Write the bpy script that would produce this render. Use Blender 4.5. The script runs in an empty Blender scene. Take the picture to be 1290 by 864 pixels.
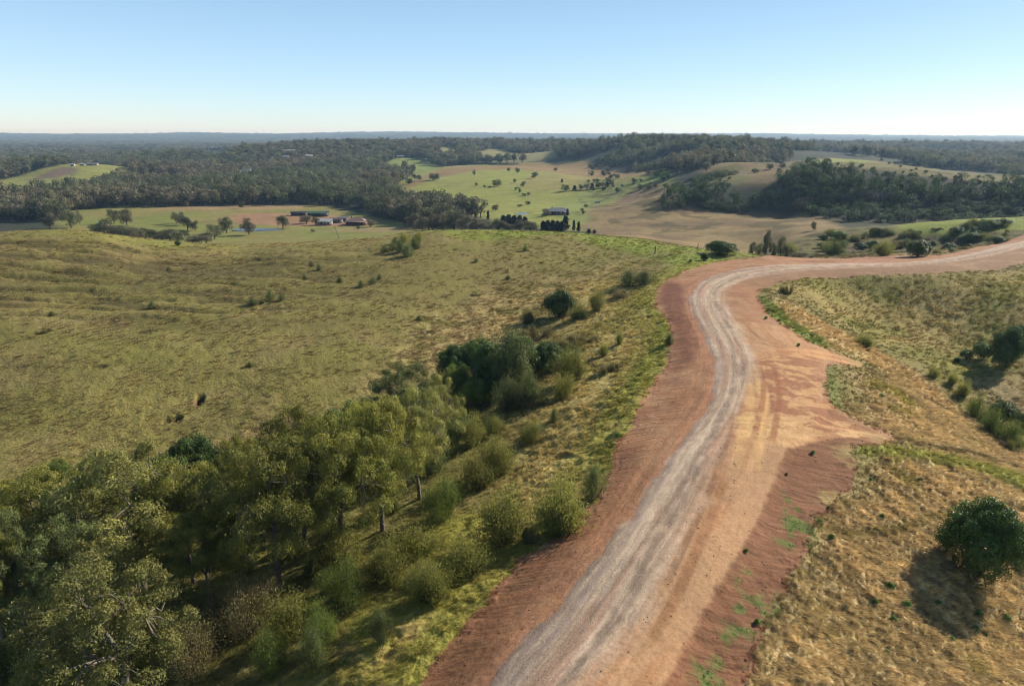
HAZE = .9e-4
SKYS = .112
SKYT = (.89, 1.02, 1.08)
HORT = (.95, 1.0, 1.26)
import bpy, math, random
import numpy as np
from math import radians, sin, cos, pi

RNG = np.random.default_rng(7)
random.seed(7)
S = bpy.context.scene
COL = S.collection
sp, cp = math.sin(radians(16.82)), math.cos(radians(16.82))
CAMZ, F = 30.0, 860.0

# ------------------------------------------------------------------ basic helpers
def lin(r, g, b, k=1.0):
    f = lambda c: (c/255/12.92 if c/255 <= .04045 else ((c/255+.055)/1.055)**2.4)*k
    return np.array([f(r), f(g), f(b)])

def _hash(ix, iy, seed):
    h = (ix.astype(np.int64)*374761393 + iy.astype(np.int64)*668265263 + seed*974634777) & 0xffffffff
    h = ((h ^ (h >> 13))*1274126177) & 0xffffffff
    return ((h ^ (h >> 16)) & 0xffff)/65535.0

def vnoise(x, y, seed=0):
    ix, iy = np.floor(x), np.floor(y)
    fx, fy = x-ix, y-iy
    fx = fx*fx*(3-2*fx); fy = fy*fy*(3-2*fy)
    a = _hash(ix, iy, seed); b = _hash(ix+1, iy, seed); c = _hash(ix, iy+1, seed); d = _hash(ix+1, iy+1, seed)
    return (a+(b-a)*fx)*(1-fy)+(c+(d-c)*fx)*fy

def fbm(x, y, o=4, seed=0):
    s, a, t = 0, 1, 0
    for i in range(o):
        ca, sa = math.cos(i*1.1+.5), math.sin(i*1.1+.5)
        s = s + a*vnoise((x*ca-y*sa)*2**i+17.3*i, (x*sa+y*ca)*2**i+5.1*i, seed+i); t += a; a *= .55
    return s/t

def sstep(a, b, x):
    t = np.clip((x-a)/(b-a), 0, 1)
    return t*t*(3-2*t)

# ------------------------------------------------------------------ terrain control points
# visible surface points: (px, py, z) read from the photograph;  V -> world
def unproj_z(px, py, z):
    u, v = (px-645)/F, (py-432)/F
    d = (CAMZ-z)/(sp+v*cp)
    return u*d, d*(cp-v*sp), z
CT = []
VIS = [
 # road spur
 (700,864,0),(620,1000,0),(790,1000,0),(850,864,-.3),(780,700,0),(930,700,-.3),(870,570,.1),(960,560,0),(905,450,.2),(980,470,0),(890,380,.3),(960,345,.3),
 (1030,332,.2),(1100,331,0),(1180,330,0),(1290,309,.5),(1400,290,1.5),
 (850,340,-.2),(900,325,-.6),(960,321,-1.0),
 # right flank
 (930,864,-1.6),(1000,864,-2.4),(1150,864,-4.6),(1290,864,-7),(1450,864,-9),(1000,760,-2.0),(1120,760,-4.5),(1290,760,-8),(1230,722,-6.5),(1450,760,-11),
 (1040,640,-2.2),(1150,640,-4.6),(1290,640,-8.5),(1080,585,-1.9),(1180,590,-4.4),(1290,612,-8.3),(1420,640,-11),(1080,545,-1.4),(1150,548,-4.2),(1060,500,-2.3),
 (1120,500,-5),(1200,540,-9),(1290,575,-12.5),(1400,600,-14),(1010,430,-1.2),(1060,430,-4),(1100,470,-5.5),(1175,475,-10),(1225,515,-12.5),(1290,545,-14),(1400,560,-15),
 (1000,385,-1.6),(1070,400,-6),(1150,440,-9.5),(1250,470,-11.5),(1350,500,-12),(970,360,-.4),(1020,358,-.6),(1100,370,-3.6),(1180,390,-6),(1290,420,-8),(1400,430,-8),
 (1100,352,-1),(1200,352,-1.4),(1290,350,-1.5),(1290,380,-4),(1420,350,-1),(1420,390,-4),
 # left of road
 (560,864,-2.6),(520,900,-3),(450,864,-4),(350,864,-5.7),(200,864,-7.6),(0,864,-8.6),(-150,864,-9.5),(200,1000,-8),(0,1000,-9),(450,1000,-4),
 (640,720,-2.6),(560,720,-4.1),(480,720,-6),(380,720,-8),(200,740,-10.8),(0,780,-10.3),(-150,760,-10),
 (740,625,-1.9),(690,640,-3),(620,650,-4.3),(540,640,-6.3),(450,620,-8.6),(330,640,-10.8),(200,640,-10.9),(50,640,-10.4),(-120,640,-10),
 (780,540,-1.6),(720,520,-3.2),(640,540,-5.6),(560,540,-8.2),(830,470,-1.2),(760,450,-2.8),(690,470,-5.2),(640,440,-6.8),(600,500,-7.6),(815,380,-.8),(760,390,-2.6),(700,400,-5),
 (790,345,-1.6),(740,355,-3.2),
 # left hill
 (510,475,-7.6),(430,520,-8.6),(330,555,-9.3),(180,590,-9.6),(0,620,-9.6),(-120,620,-9.2),
 (430,460,-6.2),(300,490,-6.9),(120,520,-7.3),(-60,520,-6.8),(560,430,-6.2),(620,390,-5),
 (450,400,-3.6),(300,420,-4),(120,430,-3.6),(-60,430,-3),(550,370,-3.2),(660,350,-2.8),
 (450,345,-1.2),(300,355,-1.2),(120,352,-.7),(0,354,-.3),(-100,354,.3),(560,330,-.8),(660,325,-1),(760,320,-1.2),
 (120,322,1.6),(0,322,2.4),(300,325,.2),(450,320,0),
 (-80,297,3),(0,293,3.4),(60,290,3.7),(110,292,3.4),(180,300,2),(250,306,.9),(330,306,.5),(450,300,.3),(540,291,.8),(600,290,.8),(680,292,.5),(760,297,-.2),(830,304,-.7),(880,311,-1),(930,317,-1.2),
 # scrub slope beyond the road
 (1050,319,-8.5),(1100,318,-9),(1200,312,-8.0),(1290,297,-3),(1060,305,-8.5),(1150,300,-6.5),(1230,290,-3.5),(1010,299,-9.6),(1060,289,-7.2),(1130,283,-4.6),(1210,278,-2.2),(1290,272,0),(1400,266,1),
 # valley floor
 (60,284,-26),(150,290,-26),(250,299,-26),(350,295,-26),(480,288,-26),(150,268,-26),(300,264,-26),(420,262,-26),(20,262,-27),(540,278,-26),
 (640,283,-24),(730,287,-22),(800,293,-19.5),(880,296,-18),(960,300,-16.5),(850,275,-18.5),(930,270,-17),(990,278,-16),(600,262,-24.5),(700,262,-24),(780,260,-21.5),
 # central field, rising
 (530,248,-24),(600,240,-22),(680,240,-21),(760,240,-20),(550,226,-18),(640,222,-17),(720,222,-18),(800,225,-17),(640,209,-12),(700,206,-11.5),(760,209,-12),
 (820,216,-14),(835,245,-17),
 # far left
 (0,245,-26),(100,240,-27),(200,245,-27),(330,240,-27),(430,242,-27),(480,225,-26),(30,224,-22),(100,212,-12),(140,209,-11),(60,228,-22),(190,225,-26),(300,225,-27),
 # right hill
 (880,264,-16),(950,262,-15.5),(1000,268,-15.3),(1040,278,-14.5),(900,245,-8),(970,245,-6.5),(870,234,-5),(930,222,-.5),(1000,214,3.5),(1060,204,10.5),(1110,206,10),(1180,215,7),(1290,226,3.5),(1400,236,1),
 (1080,250,-6),(1180,255,-7.5),(1290,258,-7.5),(1080,228,3),(1180,233,1.5),(1290,240,-1.5),(1400,255,-6),
]
for px, py, z in VIS: CT.append(unproj_z(px, py, z))
# points the camera cannot see, or far ground given directly: (px at horizon level, Y, z)
HID = [(px, Y, z) for px, Y, z in [
 (-100,300,-12),(0,290,-10),(120,280,-12),(250,260,-10),(400,270,-12),(540,285,-13),(650,285,-12),(760,280,-11),(860,262,-9.5),(940,250,-8.5),
 (-100,400,-24),(0,390,-24),(120,340,-21),(250,320,-20),(400,330,-21),(540,350,-21),(650,370,-20),(760,330,-16),(860,310,-14),(950,290,-12.5),
 (1010,205,-6),(1080,205,-5.5),(1180,215,-5),(1290,240,-4),(1010,340,-14.5),(1130,325,-13),(1290,315,-10),(1200,380,-15),(1290,385,-14),(1400,340,-10),
 (1060,680,0),(1180,620,-5),(1290,600,-8),(1400,600,-8),(930,620,6.5),(990,640,6),(890,560,-2),
 (900,720,4),(850,760,-2),(860,950,8),(800,1120,17),(760,1200,17),(700,1350,3),(840,1150,19),(690,1500,0),
 (1000,900,-9),(1150,900,-14),(1290,950,-15),(1400,900,-15),(1000,1400,0),(1150,1400,-12),(1290,1500,-12),
 (930,1700,8),(1050,1900,2),(1290,2300,-6),
 (0,1200,-28),(100,1200,-28),(250,1250,-28),(350,1200,-25),(0,2000,-25),(200,2000,-26),(300,1900,-20),
 (420,1100,-18),(420,1500,7),(370,1500,2),(500,1550,10),(600,1650,12),(680,1750,10),(520,1150,-18),(590,1250,-8),(500,2200,-5),(650,2300,-5),
 (-100,700,-27),(-100,1200,-28),(-100,2500,-25),(1400,1500,-14),
 (0,3500,-20),(300,3500,-22),(600,3500,-14),(900,3500,-12),(1290,3500,-16),
 (0,6000,-8),(300,6000,-14),(600,6000,0),(900,6000,-6),(1290,6000,-18),
 (0,9500,48),(150,9500,40),(255,9500,60),(320,9500,26),(420,9500,56),(600,9500,48),(760,9500,40),(950,9500,34),(1100,9500,22),(1290,9500,8),
 (0,14000,30),(300,14000,30),(600,14000,30),(900,14000,30),(1290,14000,10),
 # below and beside the camera
 (645,12,1),(645,25,.5),(300,18,-4),(0,18,-6),(1000,18,-3),(1290,18,-6),(-200,40,-9),(1500,45,-10),(-300,12,-7),(1600,12,-7),
]]
for px, Y, z in HID:
    k = (px-645)/F/(cp+.3023*sp)
    CT.append((k*Y, Y, z))
CT = np.array(CT)

def feat(x, y):
    return np.stack([x/y*1.0, np.log(y)*1.25], -1)
def tps(d2):
    return np.where(d2 > 1e-12, d2*np.log(np.maximum(d2, 1e-12))*.5, 0)
_P = feat(CT[:, 0], CT[:, 1])
def fit():
    n = len(_P)
    K = tps(((_P[:, None]-_P[None])**2).sum(-1)) + np.eye(n)*2e-4
    Q = np.concatenate([np.ones((n, 1)), _P], 1)
    A = np.zeros((n+3, n+3)); A[:n, :n] = K; A[:n, n:] = Q; A[n:, :n] = Q.T
    # heights are fitted as slopes under the eye so that far ground keeps its place in the view
    w = CT[:, 2]
    b = np.concatenate([w, np.zeros(3)])
    return np.linalg.solve(A, b)
_W = fit()
def base_h(x, y):
    out = np.empty(x.size); xf, yf = x.ravel(), y.ravel()
    for i in range(0, x.size, 60000):
        q = feat(xf[i:i+60000], yf[i:i+60000])
        d2 = (q[:, :1]-_P[None, :, 0])**2 + (q[:, 1:]-_P[None, :, 1])**2
        out[i:i+60000] = tps(d2)@_W[:-3] + _W[-3] + q@_W[-2:]
    return out.reshape(x.shape)

# ------------------------------------------------------------------ the grid (fine near the viewer, coarse far off)
NS = 1021
s_ax = np.linspace(-1.05, 1.05, NS)
rows = [12.0]
while rows[-1] < 14500:
    r = rows[-1]
    rows.append(r + max(.1, min(r*r/20000, r*.0065)))
y_ax = np.array(rows); NY = len(y_ax)
GY, GS = np.meshgrid(y_ax, s_ax, indexing='ij')
GX = GS*GY
# base surface on a coarser grid, then refined by cubic-ish interpolation
cs = np.linspace(-1.05, 1.05, 256); cl = np.linspace(np.log(12), np.log(14600), 420)
CL, CS = np.meshgrid(cl, cs, indexing='ij')
CH = base_h(CS*np.exp(CL), np.exp(CL))
def cubic_lookup(A, fi, fj):
    def w(t): return [((-t+2)*t-1)*t/2, ((3*t-5)*t*t+2)/2, ((-3*t+4)*t+1)*t/2, (t-1)*t*t/2]
    i0 = np.clip(np.floor(fi).astype(int), 1, A.shape[0]-3); j0 = np.clip(np.floor(fj).astype(int), 1, A.shape[1]-3)
    wi, wj = w(np.clip(fi-i0, 0, 1)), w(np.clip(fj-j0, 0, 1))
    r = 0
    for a in range(4):
        for b in range(4):
            r = r + wi[a]*wj[b]*A[i0+a-1, j0+b-1]
    return r
GZ = cubic_lookup(CH, (np.log(GY)-cl[0])/(cl[1]-cl[0]), (GS-cs[0])/(cs[1]-cs[0]))
del CL, CS

def bil(A, x, y):
    x = np.asarray(x, float); y = np.maximum(np.asarray(y, float), 12.01)
    fj = np.clip((x/y-s_ax[0])/(s_ax[1]-s_ax[0]), 0, NS-1.001)
    i = np.clip(np.searchsorted(y_ax, y)-1, 0, NY-2)
    fi = np.clip((y-y_ax[i])/(y_ax[i+1]-y_ax[i]), 0, 1)
    j = fj.astype(int); fj = fj-j
    return (A[i, j]*(1-fi)+A[i+1, j]*fi)*(1-fj)+(A[i, j+1]*(1-fi)+A[i+1, j+1]*fi)*fj
def H(x, y): return bil(GZ, x, y)

_D = np.geomspace(14, 14000, 6000)
def at(px, py):
    """ground point seen at a place in the photograph (first surface along the line of sight)"""
    u, v = (px-645)/F, (py-432)/F
    x, y, z = u*_D, _D*(cp-v*sp), CAMZ-_D*(sp+v*cp)
    ok = (y > 12.5) & (y < 14000)
    g = z - H(x, y)
    hit = np.where(ok & (g < 0))[0]
    if len(hit) == 0:
        k = len(_D)-200
        return float(x[k]), float(y[k])
    k = hit[0]
    t = g[k-1]/(g[k-1]-g[k]) if k > 0 and g[k-1] > 0 else 0
    return float(x[k-1]+(x[k]-x[k-1])*t), float(y[k-1]+(y[k]-y[k-1])*t)
def poly(pts, sub=1):
    out = []
    n = len(pts)
    for i in range(n):
        out.append(at(*pts[i]))
    return np.array(out)
def inside(P, x, y):
    r = np.zeros(x.shape, bool)
    n = len(P)
    for i in range(n):
        x1, y1 = P[i]; x2, y2 = P[(i+1) % n]
        if y1 == y2: continue
        c = (y1 > y) != (y2 > y)
        r ^= c & (x < (x2-x1)*(y-y1)/(y2-y1)+x1)
    return r
def dist_line(L, x, y, closed=False):
    """distance, arc length and side for a polyline"""
    best = np.full(x.shape, 1e9); bt = np.zeros(x.shape); bs = np.zeros(x.shape)
    acc = 0; n = len(L)
    for i in range(n if closed else n-1):
        ax, ay = L[i]; bx, by = L[(i+1) % n]
        dx, dy = bx-ax, by-ay; l2 = dx*dx+dy*dy
        if l2 < 1e-9: continue
        t = np.clip(((x-ax)*dx+(y-ay)*dy)/l2, 0, 1)
        ex, ey = x-ax-t*dx, y-ay-t*dy
        d = np.sqrt(ex*ex+ey*ey)
        m = d < best
        best = np.where(m, d, best); l = math.sqrt(l2)
        bt = np.where(m, acc+t*l, bt); bs = np.where(m, np.sign(dx*ey-dy*ex), bs)
        acc += l
    return best, bt, bs
def sdf(P, x, y):
    d = dist_line(P, x, y, True)[0]
    return np.where(inside(P, x, y), d, -d)
def smooth(L, k=3, closed=False):
    L = np.array(L, float)
    for _ in range(k):
        if closed: Q = np.roll(L, -1, 0); L = np.stack([L*.75+Q*.25, L*.25+Q*.75], 1).reshape(-1, 2)
        else:
            A, B = L[:-1], L[1:]
            M = np.stack([A*.75+B*.25, A*.25+B*.75], 1).reshape(-1, 2)
            L = np.concatenate([L[:1], M, L[-1:]])
    return L
def field(P, margin, x=None, y=None, default=-99.):
    """signed distance evaluated only near the polygon"""
    x = GX if x is None else x; y = GY if y is None else y
    out = np.full(x.shape, default)
    m = (x > P[:, 0].min()-margin) & (x < P[:, 0].max()+margin) & (y > P[:, 1].min()-margin) & (y < P[:, 1].max()+margin)
    out[m] = sdf(P, x[m], y[m])
    return out

# ------------------------------------------------------------------ outlines of the earthworks (read from the photograph)
DIRT_L = [(480,930),(520,864),(560,806),(610,760),(650,712),(700,673),(735,641),(764,606),(778,560),(800,520),(830,480),(848,430),(838,402),(824,380),(826,364),(846,350),(876,337),(912,328),(960,324),(1010,322.5),(1100,323),(1160,323),(1210,318),(1250,308),(1290,296),(1400,272)]
DIRT_R = [(1400,316),(1290,330),(1250,341),(1180,346),(1100,346),(1040,350),(1000,352),(975,357),(955,368),(960,385),(985,408),(1010,426),(1045,441),(1075,452),(1092,461),(1076,463),(1045,457),(1040,480),(1042,500),(1060,520),(1098,537),(1126,547),(1128,556),(1100,561),(1072,564),(1084,590),(1083,612),(1048,628),(1048,648),(1024,657),(1020,690),(999,716),(987,761),(965,784),(957,810),(935,851),(900,930)]
GRAV_L = [(540,960),(617,860),(645,820),(680,792),(719,743),(758,697),(800,637),(842,572),(872,540),(895,508),(902,478),(894,440),(880,410),(868,385),(870,366),(886,350),(920,340),(960,334.5),(1010,332),(1100,331),(1150,329.5),(1200,323),(1250,313),(1290,301.5),(1400,277)]
GRAV_R = [(1400,289),(1290,310),(1250,320.5),(1200,328.5),(1150,333.5),(1080,336),(1000,340),(940,348),(912,358),(903,372),(915,395),(934,420),(943,445),(940,475),(930,505),(912,540),(897,570),(882,596),(864,641),(838,690),(812,736),(786,778),(760,820),(736,850),(660,960)]
BENCH_R = [(1045,441),(1040,480),(1035,520),(1000,552),(987,574),(969,622),(950,667),(916,724),(890,761),(871,799),(858,820),(835,864),(780,960)]
CENTRE = [((a[0]+b[0])/2, (a[1]+b[1])/2) for a, b in [
 ((560,960),(650,960)),((617,862),(725,862)),((660,812),(768,812)),((719,743),(808,743)),((770,680),(844,680)),((805,630),(868,630)),((842,572),(896,572)),((890,515),(925,520)),((902,478),(940,478)),((894,440),(943,440)),
 ((880,410),(927,410)),((868,385),(908,385)),((872,362),(908,360)),((895,346),(930,352)),((940,337),(960,345)),((1010,332),(1010,339.5)),((1100,331),(1100,335.5)),((1150,329.5),(1150,333.5)),((1200,323),(1200,328.5)),((1250,313),(1250,320.5)),((1290,301.5),(1290,310)),((1400,277),(1400,289))]]
pDIRT = smooth(poly(DIRT_L+DIRT_R), 2, True)
pGRAV = smooth(poly(GRAV_L+GRAV_R), 2, True)
lC = smooth(poly(CENTRE), 3)
lBENCH = smooth(poly(BENCH_R), 2)
# ------------------------------------------------------------------ painting: what the ground is, where
dD = field(pDIRT, 14); dG = field(pGRAV, 14)
near = GY < 330
nz1 = np.zeros_like(GX); nz2 = np.zeros_like(GX)
nz1[near] = fbm(GX[near]*.9, GY[near]*.9, 4, 11)-.5
nz2[near] = fbm(GX[near]*.22, GY[near]*.22, 3, 12)-.5
dD = np.where(dD > -90, dD+nz1*1.3+nz2*1.7, dD)
dG = np.where(dG > -90, dG+nz1*1.0+nz2*1.2, dG)
M = near & (dD > -16)
LN = np.zeros_like(GX); LT = np.zeros_like(GX)
_d, _t, _s = dist_line(lC, GX[M], GY[M])
LN[M] = _d*_s; LT[M] = _t
BN = np.full_like(GX, -99.)
_d, _t, _s = dist_line(lBENCH, GX[M], GY[M])
BN[M] = _d*_s         # which side of the bench edge
def softpoly(pts, w, margin=None, sm=2):
    P = smooth(poly(pts), sm, True)
    f = field(P, margin or w*3)
    n = (fbm(GX/(w*1.6), GY/(w*1.6), 3, 31)-.5)*w*2.2
    return sstep(-w, w, np.where(f > -90, f+n, f))

# the road keeps an even bed: smooth out any natural roughness inside it
z0 = GZ.copy()
big = (fbm(GX/26, GY/26, 3, 3)-.5)*2.3*sstep(20, 60, GY)*(1-sstep(260, 420, GY))
big += (fbm(GX/7, GY/7, 3, 4)-.5)*.38*(1-sstep(200, 330, GY))
big += (fbm(GX/260, GY/260, 4, 5)-.5)*14*sstep(700, 1500, GY) + (fbm(GX/60, GY/60, 3, 6)-.5)*2.0*sstep(330, 500, GY)
big += (fbm(GX/1500, GY/1500, 4, 15)-.5)*46*sstep(4500, 9000, GY)
offroad = 1-sstep(-3, 1.5, dD)
GZ = z0+big*offroad

# the near hill's skyline, as it runs in the photograph
CRX = np.array([-120,-60,0,30,60,85,110,150,180,215,250,300,330,380,450,500,540,600,640,700,760,800,830,860,880,930,980])
CRY = np.array([302,297,292.5,291,289.8,290,291.5,297,300.5,304.5,307,308.5,307,305,301.5,296,290.5,289.8,290.5,292.5,296.5,300,304,308,312,318.5,322])
def skyline_fix():
    global GZ
    m = (y_ax > 130) & (y_ax < 300)
    yy = GY[m]; zz = GZ[m]; slope = (CAMZ-zz)/yy                      # tangent below the horizontal
    k = slope.argmin(0); ts = slope.min(0); yc = yy[k, np.arange(NS)]
    d_ = yc*cp+(ts*yc)*sp; px_ = 645+F*s_ax*yc/d_
    want = np.interp(px_, CRX, CRY); v = (want-432)/F; tw = (sp+v*cp)/(cp-v*sp)
    dz = (ts-tw)*yc; ok = sstep(-160, -110, px_)*(1-sstep(950, 1000, px_))
    dz = np.clip(dz, -4, 4)*ok
    ker = np.hanning(31); ker /= ker.sum(); dz = np.convolve(np.pad(dz, 15, 'edge'), ker, 'valid')
    yc = np.convolve(np.pad(yc, 15, 'edge'), ker, 'valid')
    print('skyline', np.abs(dz).max().round(2), yc.min().round(), yc.max().round())
    wgt = sstep(yc[None]*.62, yc[None]*.97, GY)*(1-sstep(yc[None]*1.06, yc[None]*1.35, GY))
    GZ = GZ+dz[None]*wgt*offroad
skyline_fix(); skyline_fix()

def C(*a): return lin(*a)
def mix(a, b, t): return a*(1-t[..., None])+b*t[..., None]
K = .88; KE = .62
n40 = fbm(GX/40, GY/40, 4, 41); n12 = fbm(GX/12, GY/9, 4, 42); n4 = fbm(GX/3.2, GY/3.2, 4, 43); n1 = fbm(GX/.8, GY/.8, 3, 44)
shape = GX.shape+(3,)
col = np.broadcast_to(C(129, 119, 66)*(K*1.07), shape).copy()
# left hill: olive with tan tussock fields and thin terrace lines along the contour
col = mix(col, C(138, 120, 76)*K, sstep(.45, .66, n40)*.85); col = mix(col, C(142, 124, 84)*K, sstep(.5, .68, fbm(GX/8+7, GY/6, 4, 142))*.35)
col = mix(col, C(116, 114, 54)*K, sstep(.5, .7, n12)*.45)
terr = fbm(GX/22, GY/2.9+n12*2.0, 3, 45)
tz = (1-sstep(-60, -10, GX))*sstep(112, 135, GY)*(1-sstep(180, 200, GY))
col = mix(col, C(88, 80, 48)*K, tz*sstep(.5, .66, terr)*.8)  # terrace steps darkened in colour to paint in their shade
col = mix(col, C(100, 94, 52)*K, softpoly([(-80,345),(0,332),(160,338),(260,345),(310,360),(170,372),(0,378),(-80,378)], 5)*.45)  # darker swath stands in for shade on the steeper bank
col = mix(col, C(112, 104, 58)*K, softpoly([(180,330),(330,318),(520,325),(620,345),(480,395),(330,385),(280,360)], 7)*.35)  # shade of the hill's fold put into the grass colour
tuss = softpoly([(430,520),(560,400),(700,340),(840,325),(760,345),(690,378),(640,430),(560,455),(480,490),(330,540)], 7)
col = mix(col, C(162, 142, 94)*(K*1.25), tuss*sstep(.38, .55, n4)*.85)
col = mix(col, C(176, 146, 104)*K, softpoly([(290,556),(345,532),(345,545),(300,570),(180,602),(60,640),(0,660),(0,640),(60,622),(180,590)], 2.0)*.8)
crest = softpoly([(440,296),(540,288),(640,290),(760,295),(840,303),(930,317),(1040,321),(960,324),(880,336),(850,345),(845,330),(780,310),(660,300),(540,303)], 3.5)
col = mix(col, C(128, 138, 52)*K, crest*sstep(.25, .6, n12+.1)*.85)
crest2 = softpoly([(0,292),(60,289),(110,291),(180,300),(330,305),(330,312),(180,310),(60,300),(0,303)], 3)
col = mix(col, C(132, 132, 62)*K, crest2*.5)
# strip between the gully and the road
strip = softpoly([(400,900),(540,864),(650,712),(764,606),(800,520),(850,430),(830,350),(740,345),(690,400),(700,440),(650,540),(560,700),(440,820)], 5)
col = mix(col, C(160, 142, 84)*(K*1.3), strip)
col = mix(col, C(140, 132, 62)*K, strip*sstep(.48, .68, n12)*.6)
edge = sstep(-7, -2.5, dD)*(LN > 0)*(GY < 170)
gl = softpoly([(350,900),(500,864),(620,740),(640,660),(560,640),(470,740),(380,800)], 3)
col = mix(col, C(146, 142, 58)*K, np.maximum(edge*.75, gl*.8)*sstep(.3, .6, n4+.12))
col = mix(col, C(130, 138, 54)*K, softpoly([(800,480),(850,430),(845,400),(820,440),(790,490),(775,540)], 2)*.7)
under = softpoly([(-100,830),(0,640),(120,620),(330,560),(470,500),(560,480),(700,440),(640,520),(580,620),(520,700),(430,800),(300,930),(-100,930)], 5)
col = mix(col, C(122, 116, 58)*K, under*.85)
# right-hand flank, long golden grass
gold = softpoly([(950,372),(1010,430),(1125,472),(1060,500),(1100,560),(1080,600),(1020,690),(960,800),(900,930),(1500,930),(1500,600),(1290,575),(1225,530),(1175,480),(1100,440),(1020,395)], 3)
col = mix(col, C(172, 150, 106)*(K*1.25), gold)
col = mix(col, C(150, 132, 88)*(K*1.1), gold*sstep(.5, .7, n12)*.45)
col = mix(col, C(140, 132, 52)*K, gold*sstep(.62, .8, fbm(GX/5, GY/5, 3, 77))*.7)
col = mix(col, C(180, 152, 106)*(K*1.15), softpoly([(1020,395),(1100,440),(1175,480),(1225,530),(1200,520),(1130,465),(1060,430),(990,390)], 2.5)*.6)
bandp = softpoly([(1075,562),(1130,562),(1200,574),(1290,600),(1400,640),(1400,660),(1290,618),(1200,588),(1120,578),(1080,574)], .8)
col = mix(col, C(150, 150, 70)*K, bandp*.9)
paddock = softpoly([(985,352),(1290,345),(1450,345),(1450,560),(1290,545),(1225,505),(1175,465),(1100,425),(1030,385),(975,365)], 4)
col = mix(col, C(154, 136, 82)*(K*1.22), paddock)
col = mix(col, C(126, 124, 56)*K, paddock*sstep(.45, .7, n12)*.8)
col = mix(col, C(172, 146, 112)*K, softpoly([(1200,480),(1290,470),(1400,480),(1400,540),(1290,530),(1230,505)], 3)*.5)
gstrip = softpoly([(948,370),(960,372),(985,395),(1012,415),(1050,437),(1030,440),(1000,425),(965,395)], .9)
col = mix(col, C(118, 134, 56)*K, gstrip*.8)
gstrip2 = softpoly([(1038,458),(1052,458),(1056,490),(1064,515),(1050,515),(1041,490)], .8)
col = mix(col, C(112, 126, 60)*K, gstrip2*.6)
# little trodden path across the golden slope
pth = dist_line(smooth(poly([(1010,650),(1050,672),(1100,672),(1150,662),(1200,645),(1290,640)]), 2), GX[near], GY[near])[0]
tmp = np.zeros_like(GX); tmp[near] = 1-sstep(.15, .7, pth); col = mix(col, C(120, 110, 50)*K, tmp*.6)
for L, w_ in (([(740,547),(820,545),(910,553)], .25), ([(1060,560),(1120,552),(1180,567),(1290,590),(1400,620)], .35), ([(1000,425),(1100,470),(1180,508),(1290,560)], .3)):
    if L[0][0] == 740: continue
    pth = dist_line(smooth(poly(L), 2), GX[near], GY[near])[0]
    tmp = np.zeros_like(GX); tmp[near] = 1-sstep(w_*.5, w_*2, pth); col = mix(col, C(78, 72, 34)*K, tmp*.8)
# scrubby slope across the gully beyond the bend
scr = softpoly([(930,322),(1290,300),(1450,290),(1450,262),(1290,272),(1210,277),(1130,282),(1060,288),(1010,298),(985,315)], 3)
col = mix(col, C(112, 104, 60)*K, scr)
col = mix(col, C(62, 58, 38)*K, scr*sstep(.5, .62, fbm(GX/9, GY/9, 4, 51))*.8)
col = mix(col, C(132, 144, 58)*(K*1.1), softpoly([(1120,285),(1180,280),(1290,272),(1450,262),(1450,286),(1290,289),(1200,296),(1140,296)], 2.5)*.75)
# far ground (valley) ---------------------------------------------------------------
far = sstep(225, 260, GY)
fcol = np.broadcast_to(C(70, 74, 56)*(K*.82), shape).copy()                    # earth under the wood
P1 = [(35,292),(72,267),(130,262),(200,261),(330,262),(392,256),(440,267),(505,280),(560,290),(560,300),(300,312),(0,310)]
P1b = [(0,420),(300,420),(560,420),(560,300),(0,300)]
P2 = [(-40,240),(0,226),(45,215),(80,208.5),(130,205.5),(168,212),(165,226),(150,228),(125,236),(90,243),(40,250),(-40,254)]
P2c = [(150,220),(235,222),(235,232),(150,230)]
P3 = [(494,252),(506,226),(545,210),(620,206.5),(700,203.5),(742,203.5),(790,213),(850,214),(852,262),(742,264),(737,292),(690,288),(640,283),(600,272),(560,264),(525,260)]
P4 = [(737,292),(742,262),(800,236),(850,224),(858,262),(905,268),(1000,272),(1012,262),(1070,284),(1010,300),(990,322),(880,318)]
P5 = [(466,216),(500,196),(548,204),(556,218)]
P6 = [(586,203),(610,186),(640,189),(670,195),(700,189),(706,196),(682,204)]
P6b = [(548,199),(558,183),(575,187),(580,199)]
P7 = [(240,196),(305,190),(302,197),(245,200)]
P8 = [(848,238),(880,226),(900,207),(985,204.5),(1012,204),(1060,199),(1120,204),(1290,221),(1330,226),(1180,227),(1090,214),(1000,211.5),(990,228),(960,238)]
CLEAR = [P1, P1b, P2, P2c, P3, P4, P5, P6, P6b, P7, P8]
cpoly = {}
def fz(name, pts, w, sm=1):
    P = smooth(poly(pts), sm, True); cpoly[name] = P
    f = field(P, w*4); f = np.where(f > -90, f+(fbm(GX/(w*2), GY/(w*2), 3, 61)-.5)*w*2, f)
    return sstep(-w, w, f)
N60 = fbm(GX/60, GY/45, 4, 62)
m = fz('P1', P1, 6); fcol = mix(fcol, C(146, 138, 80)*(K*.82), m); fcol = mix(fcol, C(134, 138, 70)*(K*.82), m*sstep(.42, .6, N60)*.9)
fcol = mix(fcol, C(176, 130, 104)*(K*.82), fz('red', [(288,270),(330,268),(400,270),(470,276),(478,284),(440,285),(395,286),(330,284),(290,280)], 5)*.75)
fcol = mix(fcol, C(172, 144, 104)*(K*.82), fz('tan', [(180,262),(380,256),(400,262),(300,265),(200,265)], 6)*.8)
fcol = mix(fcol, C(168, 142, 104)*(K*.82), fz('tan2', [(395,292),(500,292),(540,288),(520,284),(470,286),(430,288)], 6)*.7)
m = fz('P2', P2, 8); fcol = mix(fcol, C(146, 146, 78)*(K*.82), m)
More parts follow.
